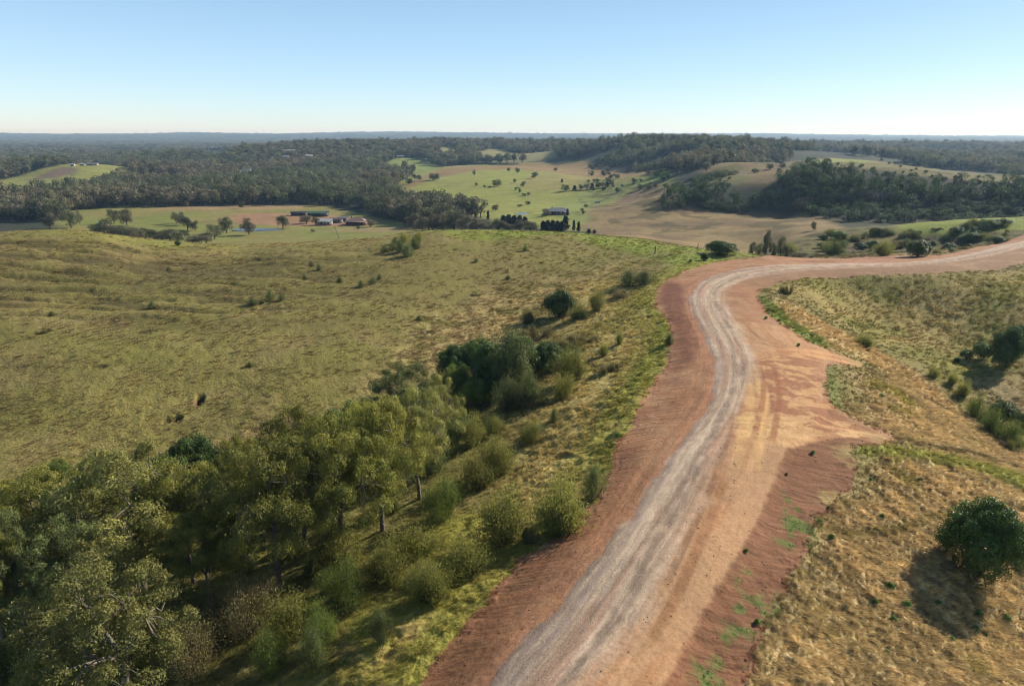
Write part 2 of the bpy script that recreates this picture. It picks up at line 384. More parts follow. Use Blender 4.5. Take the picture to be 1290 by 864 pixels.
fcol = mix(fcol, C(128, 104, 92)*(K*.82), fz('P2br', [(20,229),(60,216),(85,210),(105,214),(85,222),(50,226)], 6)*.85)
m = fz('P2c', P2c, 4); fcol = mix(fcol, C(140, 140, 84)*(K*.82), m)
m = fz('P3', P3, 8); fcol = mix(fcol, C(152, 153, 76)*(K*.82), m); fcol = mix(fcol, C(160, 158, 86)*(K*.82), m*sstep(.5, .7, N60)*.8)
brn = np.maximum(fz('P3b', [(545,212),(620,206),(742,199),(800,212),(845,216),(780,225),(720,218),(650,214),(600,214),(560,222),(515,240),(505,240)], 9), fz('P3c', [(650,226),(700,216),(840,218),(700,240),(660,240)], 9)*.35)
fcol = mix(fcol, C(156, 126, 88)*(K*.82), brn*.85)
fcol = mix(fcol, C(138, 148, 80)*(K*.82), fz('P3g', [(690,256),(740,240),(800,226),(850,216),(850,222),(790,240),(745,262),(740,285),(715,285)], 6)*.7)
m = fz('P4', P4, 7); fcol = mix(fcol, C(156, 134, 92)*(K*.82), m); fcol = mix(fcol, C(128, 104, 80)*(K*.82), m*sstep(.44, .6, fbm(GX/34, GY/24, 5, 163))*.7)
for nm, P, c in (('P5', P5, (140,150,80)), ('P6', P6, (150,144,96)), ('P6b', P6b, (146,144,90)), ('P7', P7, (130,140,96))):
    fcol = mix(fcol, C(*c)*(K*.82), fz(nm, P, 10))
m = fz('P8', P8, 6); fcol = mix(fcol, C(142, 122, 84)*(K*.82), m); fcol = mix(fcol, C(118, 118, 68)*(K*.82), m*sstep(.42, .6, fbm(GX/26, GY/26, 5, 164))*.75)
fcol = mix(fcol, C(142, 154, 66)*(K*.9), fz('P8g', [(1020,203),(1060,199.5),(1115,204.5),(1100,207),(1050,205),(1010,207)], 4)*.8)
fcol = fcol*(.80+.40*fbm(GX/16, GY/9, 4, 161))[..., None]*(.86+.28*fbm(GX/4, GY/3, 2, 162))[..., None]
spur = sstep(330, 380, GY)*(1-sstep(640, 700, GY))*(GX > 60)
fcol = mix(fcol, C(86, 80, 50)*(K*.8), spur*sstep(.5, .64, fbm(GX/15, GY/15, 4, 165))*.65)
farm = far*(1-scr)
col = mix(col, fcol, farm)
forest_hard = None
# bare eroded soil on the left hill; dark spots paint in the hollows' shadow
for (a, b, r, cc, dp) in ((245, 507, .4, (146, 108, 80), .1), (251, 507, .5, (70, 48, 36), .7), (252, 501, .45, (60, 44, 34), .7), (216, 530, .55, (160, 112, 82), .1), (223, 526, .6, (64, 46, 36), .7), (209, 530, .5, (72, 54, 42), .5), (226, 532, .4, (66, 52, 40), .4)):
    x, y = at(a, b)
    d = np.hypot((GX-x), (GY-y)*.8); k = 1-sstep(r*.5, r*1.3, d+(n1-.5)*.8)
    col = mix(col, C(*cc)*(K*.8), k*.85); GZ = GZ-k*dp
# fine relief of grass: tussocks stand up, wind-laid ridges on the golden slope
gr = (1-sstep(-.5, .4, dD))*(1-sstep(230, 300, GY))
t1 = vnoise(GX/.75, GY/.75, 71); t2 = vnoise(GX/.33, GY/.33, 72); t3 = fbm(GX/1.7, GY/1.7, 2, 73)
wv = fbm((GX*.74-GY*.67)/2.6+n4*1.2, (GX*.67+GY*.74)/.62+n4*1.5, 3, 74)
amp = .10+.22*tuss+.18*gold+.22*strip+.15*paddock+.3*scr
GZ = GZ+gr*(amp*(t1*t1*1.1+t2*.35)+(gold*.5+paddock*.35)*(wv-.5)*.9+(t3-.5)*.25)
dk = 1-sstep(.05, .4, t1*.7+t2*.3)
col = col*(1-gr*.28*dk)[..., None]*(1+gold*gr*(wv-.5)*.9)[..., None]  # painted shade: pits between tussocks darkened, golden ridge tops lightened
# terraces pressed by cattle
GZ = GZ-tz*sstep(.5, .66, terr)*.55
# dirt relief
ML = dD > -1
rg = fbm(LN*1.4+n4*.8, LT*.10, 3, 81)-.5
clod = fbm(GX*3, GY*3, 2, 82)-.5
GZ = GZ+np.where(ML, sstep(-.5, 1, dD)*(rg*.06+clod*.05*(dG < 0)), 0)
GZ = GZ-sstep(.0, 1.4, dD)*.06 + np.where((dD > -1.2) & (dD < .6), (nz1*.35), 0)

# ------------------------------------------------------------------ dam, ponds: level beds
POND = {'farm dam': [(290,289),(300,287.6),(330,287.2),(350,287.4),(358,288.6),(340,290),(310,290.6),(294,290.2)],
        'valley pond': [(647,268.6),(656,267.6),(666,268),(665,269.6),(652,270)]}
ponds = {}
for nm, P in POND.items():
    Q = smooth(poly(P), 2, True); ponds[nm] = Q
    f = field(Q, 30)
    z = float(np.min(H(Q[:, 0], Q[:, 1])))
    k = sstep(-5, 1, f)
    GZ = GZ*(1-k)+(z-.6)*k
    ponds[nm+'z'] = z-.15
def pad(px, py, r):
    """a levelled building platform"""
    global GZ
    x, y = at(px, py); z = float(H(x, y))
    k = 1-sstep(r, r*1.8, np.hypot(GX-x, GY-y))
    GZ = GZ*(1-k)+z*k
    return x, y, z
PADS = {k: pad(*v) for k, v in dict(white=(410,283.5,8), pink=(450,283,9), green=(401,272.5,9), dark=(377,271.5,8), mid=(424,280.5,6), valley=(703,270,10), van=(752.5,256.3,4), carport=(432,278.5,7),
      hut=(92,209.5,7), hutb=(104,208.8,7), hutc=(117,208.6,8), ridge=(505,199,12), ridgeb=(513,198.2,12), ridgec=(541,203,12)).items()}

# ------------------------------------------------------------------ earth colours
dcol = np.broadcast_to(C(168, 124, 95)*(K*1.05), shape).copy()
leftside_ = (LN > 0)
bench = (BN > 0) if (np.median(BN[(dG > .5) & (LT > 5) & (LT < 60)]) > 0) else (BN < 0)
bsd = np.where(bench, np.abs(BN), -np.abs(BN))+nz1*.5
benchm = sstep(-.18, .18, bsd)
GZ = GZ-.28*sstep(0, .9, -bsd)*(~leftside_)*sstep(.3, 2.6, dD)*(dG < -1)*(GY < 80)
leftside = (LN > 0)
dcol = mix(dcol, C(166, 114, 84)*K, sstep(.4, .6, n4)*.7)
dcol = mix(dcol, C(142, 96, 74)*K, sstep(.5, .66, fbm(GX/6, GY/6, 3, 91))*.6)
rights = (LN < 0)*benchm*(GY < 112)
dcol = mix(dcol, C(186, 141, 108)*K, rights*.95)
dcol = mix(dcol, C(176, 126, 92)*K, rights*sstep(.45, .65, fbm(LN*.9, LT*.08, 3, 92))*.8)
# lighter band on the shoulder just left of the gravel
sh = sstep(-4.5, -.8, dG)*leftside
dcol = mix(dcol, C(186, 130, 98)*K, sh*.6*sstep(.3, .6, fbm(LN*1.5, LT*.1, 3, 93)))
yard = softpoly([(945,445),(1010,440),(1040,460),(1035,520),(1100,545),(1060,558),(1000,560),(930,560),(905,545),(935,500)], 1.2)
dcol = mix(dcol, C(156, 104, 78)*K, yard*.9)
dcol = mix(dcol, C(204, 158, 114)*K, yard*sstep(.52, .62, fbm(GX/2.6+n4*2, GY/1.3+n4*3, 4, 94))*.7)
pale = softpoly([(935,520),(985,520),(1010,540),(960,552),(925,548)], .9)
dcol = mix(dcol, C(222, 180, 128)*K, pale*.75*sstep(.35, .55, n1))
# loose wheel tracks swinging into the yard
for L, c, w_, a in (([(940,448),(1000,443),(1060,452),(1125,472)], (206,150,106), .5, .8), ([(945,470),(955,500),(948,545),(935,600)], (222,172,118), .5, .8), ([(935,520),(990,532),(1060,545),(1130,553)], (210,160,118), .4, .7),
                  ([(925,548),(1000,556),(1080,552),(1130,548)], (216,168,124), .5, .7), ([(960,450),(975,490),(960,560)], (150,92,66), .3, .7), ([(915,500),(905,560),(870,640),(820,740)], (120,84,64), .25, .7),
                  ([(1045,441),(1090,457),(1125,472)], (130,84,60), .3, .6), ([(925,400),(950,430),(1000,440)], (130,84,60), .3, .6), ([(905,590),(880,650),(850,720),(790,820)], (152,104,74), .35, .7)):
    q = near & (dD > -1)
    SL = smooth(poly(L), 2); tot = np.hypot(*np.diff(SL, axis=0).T).sum()
    pd, pt_, _ = dist_line(SL, GX[q], GY[q]); fade = sstep(.0, 3, pt_)*sstep(.0, 3, tot-pt_)*(.35+.65*sstep(.35, .6, n4[q]))
    tmp = np.zeros_like(GX); tmp[q] = ((1-sstep(w_*.6, w_*1.7, np.abs(pd-.9)))+(1-sstep(w_*.3, w_, pd))*.3)*fade
    dcol = mix(dcol, C(*c)*K, np.clip(tmp, 0, 1)*a)
# dark band of moist clay on the left batter at the bend
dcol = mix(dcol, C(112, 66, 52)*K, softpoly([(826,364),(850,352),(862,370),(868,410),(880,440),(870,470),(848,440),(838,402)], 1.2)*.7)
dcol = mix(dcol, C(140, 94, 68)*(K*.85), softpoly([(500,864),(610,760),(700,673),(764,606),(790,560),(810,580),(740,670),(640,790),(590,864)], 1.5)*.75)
# right batter and toe
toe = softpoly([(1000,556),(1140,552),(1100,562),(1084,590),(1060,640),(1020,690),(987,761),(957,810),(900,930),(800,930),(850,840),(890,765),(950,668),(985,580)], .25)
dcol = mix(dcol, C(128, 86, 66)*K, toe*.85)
far_b = sstep(135, 160, GY)*(LN < 0)
dcol = mix(dcol, C(152, 118, 94)*K, far_b*.8)
dcol = mix(dcol, C(190, 148, 118)*K, far_b*sstep(.5, .7, fbm(GX/7, GY/2, 3, 95))*.5)
# gravel
gcol = np.broadcast_to(C(210, 184, 154)*(K*.80), shape).copy()
st = fbm(LN*1.6, LT*.055, 4, 96)
gcol = mix(gcol, C(176, 148, 122)*(K*.80), sstep(.47, .66, st)*.7)
gcol = mix(gcol, C(222, 194, 168)*(K*.80), sstep(.45, .7, fbm(LN*2.6+4, LT*.05, 3, 97))*.6)
gcol = mix(gcol, C(190, 140, 112)*(K*.80), sstep(.5, .68, fbm(LN*.8, LT*.06+3, 3, 98))*.5)
gcol = mix(gcol, C(150, 128, 110)*(K*.80), (1-sstep(.25, .9, dG))*leftside*.7*sstep(.35, .6, n4+.1))
gcol = mix(gcol, C(146, 124, 106)*(K*.80), sstep(.2, .5, dG)*(1-sstep(.9, 1.5, dG))*(~leftside)*.6*sstep(.35, .6, fbm(LT*.5, LN*.5, 3, 99)))
for off, wd in ((-2.2, .35), (-.6, .3), (1.2, .35), (2.6, .3)):
    k = np.exp(-((LN-off-(fbm(LT*.03, LT*0, 2, int(off*10)+200)-.5)*1.6)/wd)**2)
    gcol = mix(gcol, C(150, 128, 108)*(K*.80) if off < 0 else C(150, 130, 120)*(K*.80), k*.5)
dcol = dcol*np.array([.93, 1.0, .92])
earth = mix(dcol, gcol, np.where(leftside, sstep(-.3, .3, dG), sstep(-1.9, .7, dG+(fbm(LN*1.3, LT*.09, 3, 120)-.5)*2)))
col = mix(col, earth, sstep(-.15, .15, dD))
for (a, b_, r) in ((1128, 553, 5.), (1100, 465, 7.), (1085, 580, 3.5), (1050, 630, 2.5)):
    x, y = at(a, b_); kk = (1-sstep(r*.4, r, np.hypot(GX-x, GY-y)))*sstep(.38, .6, n1*.5+n4*.6)*sstep(-.2, .2, dD)
    col = mix(col, C(168, 144, 94)*K, kk*.85)
# green weeds greening the toe of the batter
weed = softpoly([(985,610),(1020,640),(1030,690),(1010,700),(985,690),(975,680),(992,650)], .5, 6)
weed = np.maximum(weed, softpoly([(925,715),(950,720),(940,760),(985,740),(975,780),(920,850),(940,800),(905,800),(880,850),(870,870),(920,870),(915,840)], .8, 6))
weed = weed*sstep(.42, .55, fbm(GX/.9, GY/.9, 3, 101))
col = mix(col, C(96, 122, 62)*K, weed*.65*(GY < 80))

# ------------------------------------------------------------------ meshes cut from the one grid
def newmesh(name, co, quads, mats=(), tri=False):
    me = bpy.data.meshes.new(name)
    n = len(quads); k = quads.shape[1]
    me.vertices.add(len(co)); me.vertices.foreach_set('co', np.ascontiguousarray(co, np.float32).ravel())
    me.loops.add(n*k); me.loops.foreach_set('vertex_index', np.ascontiguousarray(quads, np.int32).ravel())
    me.polygons.add(n); me.polygons.foreach_set('loop_start', np.arange(0, n*k, k, dtype=np.int32))
    for m_ in mats: me.materials.append(m_)
    me.update(calc_edges=True)
    return me
def vcol(me, name, c):
    a = me.attributes.new(name, 'FLOAT_COLOR', 'POINT')
    b = np.ones((len(c), 4), np.float32); b[:, :3] = c; a.data.foreach_set('color', b.ravel())
def vflt(me, name, c, dom='POINT'):
    a = me.attributes.new(name, 'FLOAT', dom); a.data.foreach_set('value', np.ascontiguousarray(c, np.float32).ravel())
def link(name, me, parent=None, loc=None):
    o = bpy.data.objects.new(name, me); COL.objects.link(o)
    if parent: o.parent = parent
    if loc is not None: o.location = loc
    return o
def tag(o, label=None, cat=None, group=None, kind=None):
    if label: o['label'] = label
    if cat: o['category'] = cat
    if group: o['group'] = group
    if kind: o['kind'] = kind
    return o

# ------------------------------------------------------------------ node helper
def newmat(name):
    m = bpy.data.materials.new(name); m.use_nodes = True
    nt = m.node_tree; nt.nodes.clear()
    return m, nt, nt.nodes, nt.links
class NB:
    def __init__(s, nt): s.nt = nt
    def n(s, t, **kw):
        x = s.nt.nodes.new(t)
        for k, v in kw.items():
            if k.startswith('i_'):
                x.inputs[k[2:].replace('_', ' ')].default_value = v
            else: setattr(x, k, v)
        return x
    def l(s, a, b): s.nt.links.new(a, b)
    def math(s, op, a, b=None, c=None, clamp=False):
        x = s.n('ShaderNodeMath', operation=op); x.use_clamp = clamp
        for i, q in enumerate((a, b, c)):
            if q is None: continue
            if isinstance(q, (int, float)): x.inputs[i].default_value = q
            else: s.l(q, x.inputs[i])
        return x.outputs[0]
    def mix(s, bt, f, a, b):
        x = s.n('ShaderNodeMix', data_type='RGBA', blend_type=bt)
        for i, q in ((0, f), (6, a), (7, b)):
            if isinstance(q, (int, float, tuple)): x.inputs[i].default_value = q
            else: s.l(q, x.inputs[i])
        return x.outputs[2]
    def noise(s, vec, scale, detail=3, rough=.55):
        x = s.n('ShaderNodeTexNoise'); x.inputs['Scale'].default_value = scale; x.inputs['Detail'].default_value = detail; x.inputs['Roughness'].default_value = rough
        if vec is not None: s.l(vec, x.inputs['Vector'])
        return x.outputs[0]
    def rng(s, v, a, b, c, d):
        x = s.n('ShaderNodeMapRange'); s.l(v, x.inputs[0])
        for i, q in enumerate((a, b, c, d)): x.inputs[i+1].default_value = q
        return x.outputs[0]

def ground_mat(name, road=False):
    m, nt, N, L = newmat(name); b = NB(nt)
    out = b.n('ShaderNodeOutputMaterial'); p = b.n('ShaderNodeBsdfPrincipled'); b.l(p.outputs[0], out.inputs[0])
    p.inputs['Roughness'].default_value = .95; p.inputs['Specular IOR Level'].default_value = .12
    at_ = b.n('ShaderNodeAttribute', attribute_name='gcol'); geo = b.n('ShaderNodeNewGeometry'); pos = geo.outputs['Position']
    if road:
        A_ = lambda nm: b.n('ShaderNodeAttribute', attribute_name=nm).outputs['Fac']
        ln, lt, ls, cs = A_('ln'), A_('lt'), A_('ls'), A_('cs')
        wx = b.math('ADD', ln, b.math('MULTIPLY', b.math('SUBTRACT', b.noise(pos, .55, 3, .6), .5), 1.3))
        cx = b.n('ShaderNodeCombineXYZ'); b.l(b.math('MULTIPLY', wx, 2.6), cx.inputs[0]); b.l(b.math('MULTIPLY', lt, .16), cx.inputs[1])
        s1 = b.noise(cx.outputs[0], 1.0, 6, .68)
        wy = b.math('ADD', b.math('ADD', lt, b.math('MULTIPLY', ln, .45)), b.math('MULTIPLY', b.math('SUBTRACT', b.noise(pos, .4, 2, .5), .5), 1.2))
        cy = b.n('ShaderNodeCombineXYZ'); b.l(b.math('MULTIPLY', ln, .22), cy.inputs[0]); b.l(b.math('MULTIPLY', wy, 2.4), cy.inputs[1])
        s2 = b.noise(cy.outputs[0], 1.0, 4, .65)
        s3 = b.noise(pos, 4.5, 5, .72); s4 = b.noise(pos, .7, 4, .6)
        f1 = b.math('ADD', b.math('MULTIPLY', b.math('MULTIPLY', b.math('SUBTRACT', s1, .5), 1.7), ls), 1.0)
        f2 = b.math('ADD', b.math('MULTIPLY', b.math('MULTIPLY', b.math('SUBTRACT', s2, .5), 2.3), cs), 1.0)
        f3 = b.math('MULTIPLY', b.rng(s3, .25, .75, .80, 1.2), b.rng(s4, .3, .7, .86, 1.13))
        f = b.math('MULTIPLY', b.math('MULTIPLY', f1, f2), f3)
        hgt = b.math('ADD', b.math('MULTIPLY', b.math('MULTIPLY', s1, .6), ls), b.math('ADD', b.math('MULTIPLY', s3, .5), b.math('MULTIPLY', b.math('MULTIPLY', s2, .9), cs)))
        bd = .11
    else:
        s1 = b.noise(pos, 2.4, 5, .65); s3 = b.noise(pos, .35, 4, .6)
        f = b.math('MULTIPLY', b.math('MULTIPLY', b.rng(s1, .28, .72, .70, 1.28), b.rng(b.noise(pos, 11, 3, .6), .3, .7, .80, 1.2)), b.rng(s3, .3, .7, .88, 1.12))
        hgt = s1; bd = .3
    mm = b.n('ShaderNodeVectorMath', operation='SCALE'); b.l(at_.outputs['Color'], mm.inputs[0]); b.l(f, mm.inputs['Scale'])
    b.l(mm.outputs[0], p.inputs['Base Color'])
    bp = b.n('ShaderNodeBump'); bp.inputs['Strength'].default_value = .8; bp.inputs['Distance'].default_value = bd
    b.l(hgt, bp.inputs['Height']); b.l(bp.outputs[0], p.inputs['Normal'])
    return m
M_GROUND = ground_mat('grassland'); M_ROAD = ground_mat('graded_earth', True)

left_bat = leftside*(1-sstep(-4, -1.2, dG))
LS = np.clip(.75*sstep(-.5, .3, dG)+.8*sh*(1-sstep(-.5, .3, dG))+.30*rights*(1-yard)+.2*left_bat+.5*far_b, 0, 1)
CSR = np.clip(.95*left_bat+.75*toe+.25*yard, 0, 1)*(1-sstep(-.5, .3, dG))*(1-.7*far_b)
co = np.stack([GX, GY, GZ], -1).reshape(-1, 3)
idx = np.arange(NY*NS).reshape(NY, NS)
Q = np.stack([idx[:-1, :-1], idx[:-1, 1:], idx[1:, 1:], idx[1:, :-1]], -1).reshape(-1, 4)
fd = (dD[:-1, :-1]+dD[1:, 1:]+dD[:-1, 1:]+dD[1:, :-1]).ravel()/4
fg = (dG[:-1, :-1]+dG[1:, 1:]+dG[:-1, 1:]+dG[1:, :-1]).ravel()/4
zones = np.where(fg > 0, 2, np.where(fd > 0, 1, 0))
cf = col.reshape(-1, 3)
def cut(name, k, mat, label):
    q = Q[zones == k]; u, inv = np.unique(q.ravel(), return_inverse=True)
    me = newmesh(name, co[u], inv.reshape(-1, 4), [mat])
    me.polygons.foreach_set('use_smooth', np.ones(len(q), bool))
    vcol(me, 'gcol', cf[u]); 
    if k: vflt(me, 'ln', LN.ravel()[u]); vflt(me, 'lt', LT.ravel()[u]); vflt(me, 'ls', LS.ravel()[u]); vflt(me, 'cs', CSR.ravel()[u])
    return tag(link(name, me), label, None, None, 'structure')
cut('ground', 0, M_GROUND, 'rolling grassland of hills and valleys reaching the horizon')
cut('earthworks', 1, M_ROAD, 'bare red graded earth on both sides of the gravel road')
cut('gravel_road', 2, M_ROAD, 'pale gravel road winding along the ridge')
del Q, co
# ------------------------------------------------------------------ foliage and bark
def leaf_mat(name, ca, cb, k=1.0, trans=.35, rough=.6, patch=1.2, vary=.25, tint=False):
    k = k if tint else k*.74
    m, nt, _, _ = newmat(name); b = NB(nt)
    out = b.n('ShaderNodeOutputMaterial'); p = b.n('ShaderNodeBsdfPrincipled'); t = b.n('ShaderNodeBsdfTranslucent'); mx = b.n('ShaderNodeMixShader')
    p.inputs['Roughness'].default_value = rough; p.inputs['Specular IOR Level'].default_value = .25
    mx.inputs[0].default_value = trans
    oi = b.n('ShaderNodeObjectInfo'); geo = b.n('ShaderNodeNewGeometry'); rn = b.n('ShaderNodeAttribute', attribute_name='rnd_top')
    ns = b.noise(geo.outputs['Position'], patch, 2, .5)
    A = tuple(lin(*ca)*k)+(1,); B = tuple(lin(*cb)*k)+(1,)
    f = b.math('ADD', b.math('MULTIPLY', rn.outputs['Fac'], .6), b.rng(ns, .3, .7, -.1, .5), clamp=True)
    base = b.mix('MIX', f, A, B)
    br = b.rng(oi.outputs['Random'], 0, 1, 1-vary, 1+vary)
    sc = b.n('ShaderNodeVectorMath', operation='SCALE'); b.l(base, sc.inputs[0]); b.l(br, sc.inputs['Scale'])
    src = sc.outputs[0]
    if tint:
        ta = b.n('ShaderNodeAttribute', attribute_name='tint', attribute_type='INSTANCER')
        vm = b.n('ShaderNodeVectorMath', operation='MULTIPLY'); b.l(src, vm.inputs[0]); b.l(ta.outputs['Vector'], vm.inputs[1]); src = vm.outputs[0]
    b.l(src, p.inputs['Base Color']); b.l(src, t.inputs['Color'])
    b.l(p.outputs[0], mx.inputs[1]); b.l(t.outputs[0], mx.inputs[2]); b.l(mx.outputs[0], out.inputs[0])
    return m
def plain_mat(name, ca, cb, scale=4, rough=.85, k=1.0, bump=.3):
    k = k*.75
    m, nt, _, _ = newmat(name); b = NB(nt)
    out = b.n('ShaderNodeOutputMaterial'); p = b.n('ShaderNodeBsdfPrincipled'); b.l(p.outputs[0], out.inputs[0])
    tc = b.n('ShaderNodeTexCoord'); ns = b.noise(tc.outputs['Object'], scale, 4, .6)
    b.l(b.mix('MIX', b.rng(ns, .3, .7, 0, 1), tuple(lin(*ca)*k)+(1,), tuple(lin(*cb)*k)+(1,)), p.inputs['Base Color'])
    p.inputs['Roughness'].default_value = rough
    bp = b.n('ShaderNodeBump'); bp.inputs['Strength'].default_value = bump; bp.inputs['Distance'].default_value = .03
    b.l(ns, bp.inputs['Height']); b.l(bp.outputs[0], p.inputs['Normal'])
    return m
ML = dict(
 euc=leaf_mat('gum_leaves_olive', (72,84,38), (156,150,66), 1.45),
 pale=leaf_mat('gum_leaves_pale', (92,98,50), (166,160,86), 1.35),
 grey=leaf_mat('gum_leaves_grey', (66,80,46), (136,142,80), 1.35),
 dense=leaf_mat('glossy_dark_leaves', (40,62,28), (104,128,54), 1.3, .3, .4),
 bright=leaf_mat('fresh_green_leaves', (76,96,40), (136,150,64), 1.15),
 wisp=leaf_mat('feathery_olive_leaves', (100,106,48), (160,156,78), 1.3, .5),
 brown=leaf_mat('dry_brown_twigs', (108,100,62), (150,138,90), 1.3, .3),
 conif=leaf_mat('dark_conifer_needles', (28,40,26), (52,68,38), .8, .15),
 far=leaf_mat('woodland_leaves', (84,84,62), (140,130,98), 1.35, .3, .7, .12, .35),
 farg=leaf_mat('woodland_dark_leaves', (66,78,54), (122,122,82), 1.35, .3, .7, .12, .35),
 thick=leaf_mat('hillside_thicket_leaves', (34,56,30), (92,116,54), 1.0, .3, .6, .15, .35),
 rimlight=leaf_mat('rimlight_leaves', (84,88,70), (158,150,132), .8, .25, .6, .3, .2),  # pale leaf colour stands in for rim light on dark green trees
 grass=leaf_mat('grass_blades', (200,200,200), (255,255,255), 1.2, .4, .8, 1.0, .25, True),
 weed=leaf_mat('leafy_weeds', (78,112,54), (130,160,82), 1.35, .35, .6, 2, .2),
)
MB = plain_mat('gum_bark', (150,138,120), (88,78,66), 3); MBD = plain_mat('dark_bark', (86,72,58), (50,42,36), 5); MW = plain_mat('grey_weathered_wood', (120,112,100), (80,72,64), 8)

# ------------------------------------------------------------------ shape generators
def leaves_arr(centres, radii, n_per, size, rng, aspect=.45, flat=.8, shell=.55, droop=.25, outw=.75, up=.25):
    """diamond leaves sprinkled through lumpy clumps"""
    n = len(centres); tot = n*n_per
    ci = np.repeat(np.arange(n), n_per)
    d = rng.normal(size=(tot, 3)); d[:, 2] += up; d /= np.linalg.norm(d, axis=1)[:, None]
    rad = (shell+(1-shell)*rng.random(tot)**.7)*(1+.28*np.sin(d[:, 0]*5+ci)*np.cos(d[:, 1]*4+ci*2.1))
    R = np.asarray(radii)[ci]
    p = np.asarray(centres)[ci] + d*rad[:, None]*R[:, None]*np.array([1, 1, flat])
    nr = d*outw+rng.normal(size=(tot, 3))*(1-outw)*1.1; nr /= np.linalg.norm(nr, axis=1)[:, None]
    t = np.cross(nr, rng.normal(size=(tot, 3))); t[:, 2] -= droop; t -= nr*(t*nr).sum(1)[:, None]
    t /= np.linalg.norm(t, axis=1)[:, None]+1e-9
    bb = np.cross(nr, t)
    L = size*(.6+.8*rng.random(tot))[:, None]
    rnd_top = np.clip(.22*rng.random(tot)+.38*rng.random(n)[ci]+.4*(d[:, 2]*.5+.5), 0, 1)  # top leaves of each clump coloured lighter, painting in sunlit tops
    return quads_from(p, t*L*.5, bb*L*.5*aspect, rnd_top)
def quads_from(p, t, bb, rnd_top):
    v = np.stack([p-t, p+bb, p+t, p-bb], 1).reshape(-1, 3)
    q = np.arange(len(v)).reshape(-1, 4)
    return v, q, rnd_top
def merge(parts):
    V, Qs, R, o = [], [], [], 0
    for v, q, r in parts:
        V.append(v); Qs.append(q+o); R.append(r); o += len(v)
    return np.concatenate(V), np.concatenate(Qs), np.concatenate(R)
def tube(pts, rad, sides=6):
    pts = np.asarray(pts, float); n = len(pts); v = []
    for i in range(n):
        a = pts[min(i+1, n-1)]-pts[max(i-1, 0)]; a /= np.linalg.norm(a)+1e-9
        e = np.cross(a, [.3, 1, .1]); e /= np.linalg.norm(e)+1e-9; g = np.cross(a, e)
        for k in range(sides):
            th = 2*pi*k/sides; v.append(pts[i]+(e*cos(th)+g*sin(th))*rad[i])
    q = [[i*sides+k, i*sides+(k+1) % sides, (i+1)*sides+(k+1) % sides, (i+1)*sides+k] for i in range(n-1) for k in range(sides)]
    return np.array(v), np.array(q), np.zeros(len(q))
def to_mesh(name, arrs, mat, smooth_=False):
    v, q, r = merge(arrs) if isinstance(arrs, list) else arrs
    me = newmesh(name, v, q, [mat]); vflt(me, 'rnd_top', r, 'FACE')
    if smooth_: me.polygons.foreach_set('use_smooth', np.ones(len(q), bool))
    return me
def wig(a, b, n, amp, rng):
    a, b = np.asarray(a, float), np.asarray(b, float)
    t = np.linspace(0, 1, n)[:, None]
    p = a+(b-a)*t; o = rng.normal(size=(n, 3))*amp; o[0] = 0; o[-1] = 0
    return p+o
KINDS = {}
def gum(key, seed, mat, clumps=64, n_per=640, lsize=.18, dense=1.0, bark=MB, spread=.46):
    """tall gum: forked trunk, clumps of drooping leaves at the branch ends; 12 m high, 11 m wide"""
    rng = np.random.default_rng(seed); W, T = [], []
    fork = np.array([rng.normal()*.35, rng.normal()*.35, 3.6+rng.random()*1.2])
    T.append(tube(wig((0, 0, -.6), fork, 5, .07, rng), np.linspace(.30, .21, 5), 8))
    limbs = []
    nl = 5
    for i in range(nl):
        a = 2*pi*(i+rng.random()*.7)/nl; r = 1.5+rng.random()*1.6
        e = np.array([cos(a)*r, sin(a)*r, 6.2+rng.random()*2.2]) if i else np.array([fork[0]*1.5, fork[1]*1.5, 8.8])
        T.append(tube(wig(fork, e, 5, .16, rng), np.linspace(.17, .09, 5), 6)); limbs.append(e)
    cs_, rs_ = [], []
    while len(cs_) < clumps:
        a = rng.random()*2*pi; r = rng.random()**.55*5.2; top = 11.3-(r/5.4)**2*3.9
        z = top-rng.random()**1.5*6.6
        if z < 3.8+.15*r: continue
        c_ = np.array([cos(a)*r, sin(a)*r, z])
        if cs_ and min(np.linalg.norm(c_-q) for q in cs_) < .95: continue
        cs_.append(c_); rs_.append(.62+rng.random()*.55)
    for c_, R in zip(cs_, rs_):
        l = min(limbs, key=lambda q: np.linalg.norm(q-c_)+max(0, q[2]-c_[2])*.8)
        T.append(tube(wig(l, c_+np.array([0, 0, -R*.2]), 4, .2, rng), np.linspace(.07, .02, 4), 4))
        for _ in range(3):
            T.append(tube(wig(c_-[0, 0, R*.4], c_+rng.normal(size=3)*R*.5, 3, .05, rng), np.linspace(.025, .008, 3), 3))
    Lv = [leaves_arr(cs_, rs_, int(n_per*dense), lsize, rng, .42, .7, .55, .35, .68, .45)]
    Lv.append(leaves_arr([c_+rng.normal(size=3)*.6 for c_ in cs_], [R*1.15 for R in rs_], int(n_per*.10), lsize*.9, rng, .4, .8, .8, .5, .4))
    KINDS[key] = (to_mesh(key+'_trunk', T, bark, True), to_mesh(key+'_crown', Lv, mat), 12.0, 11.0)
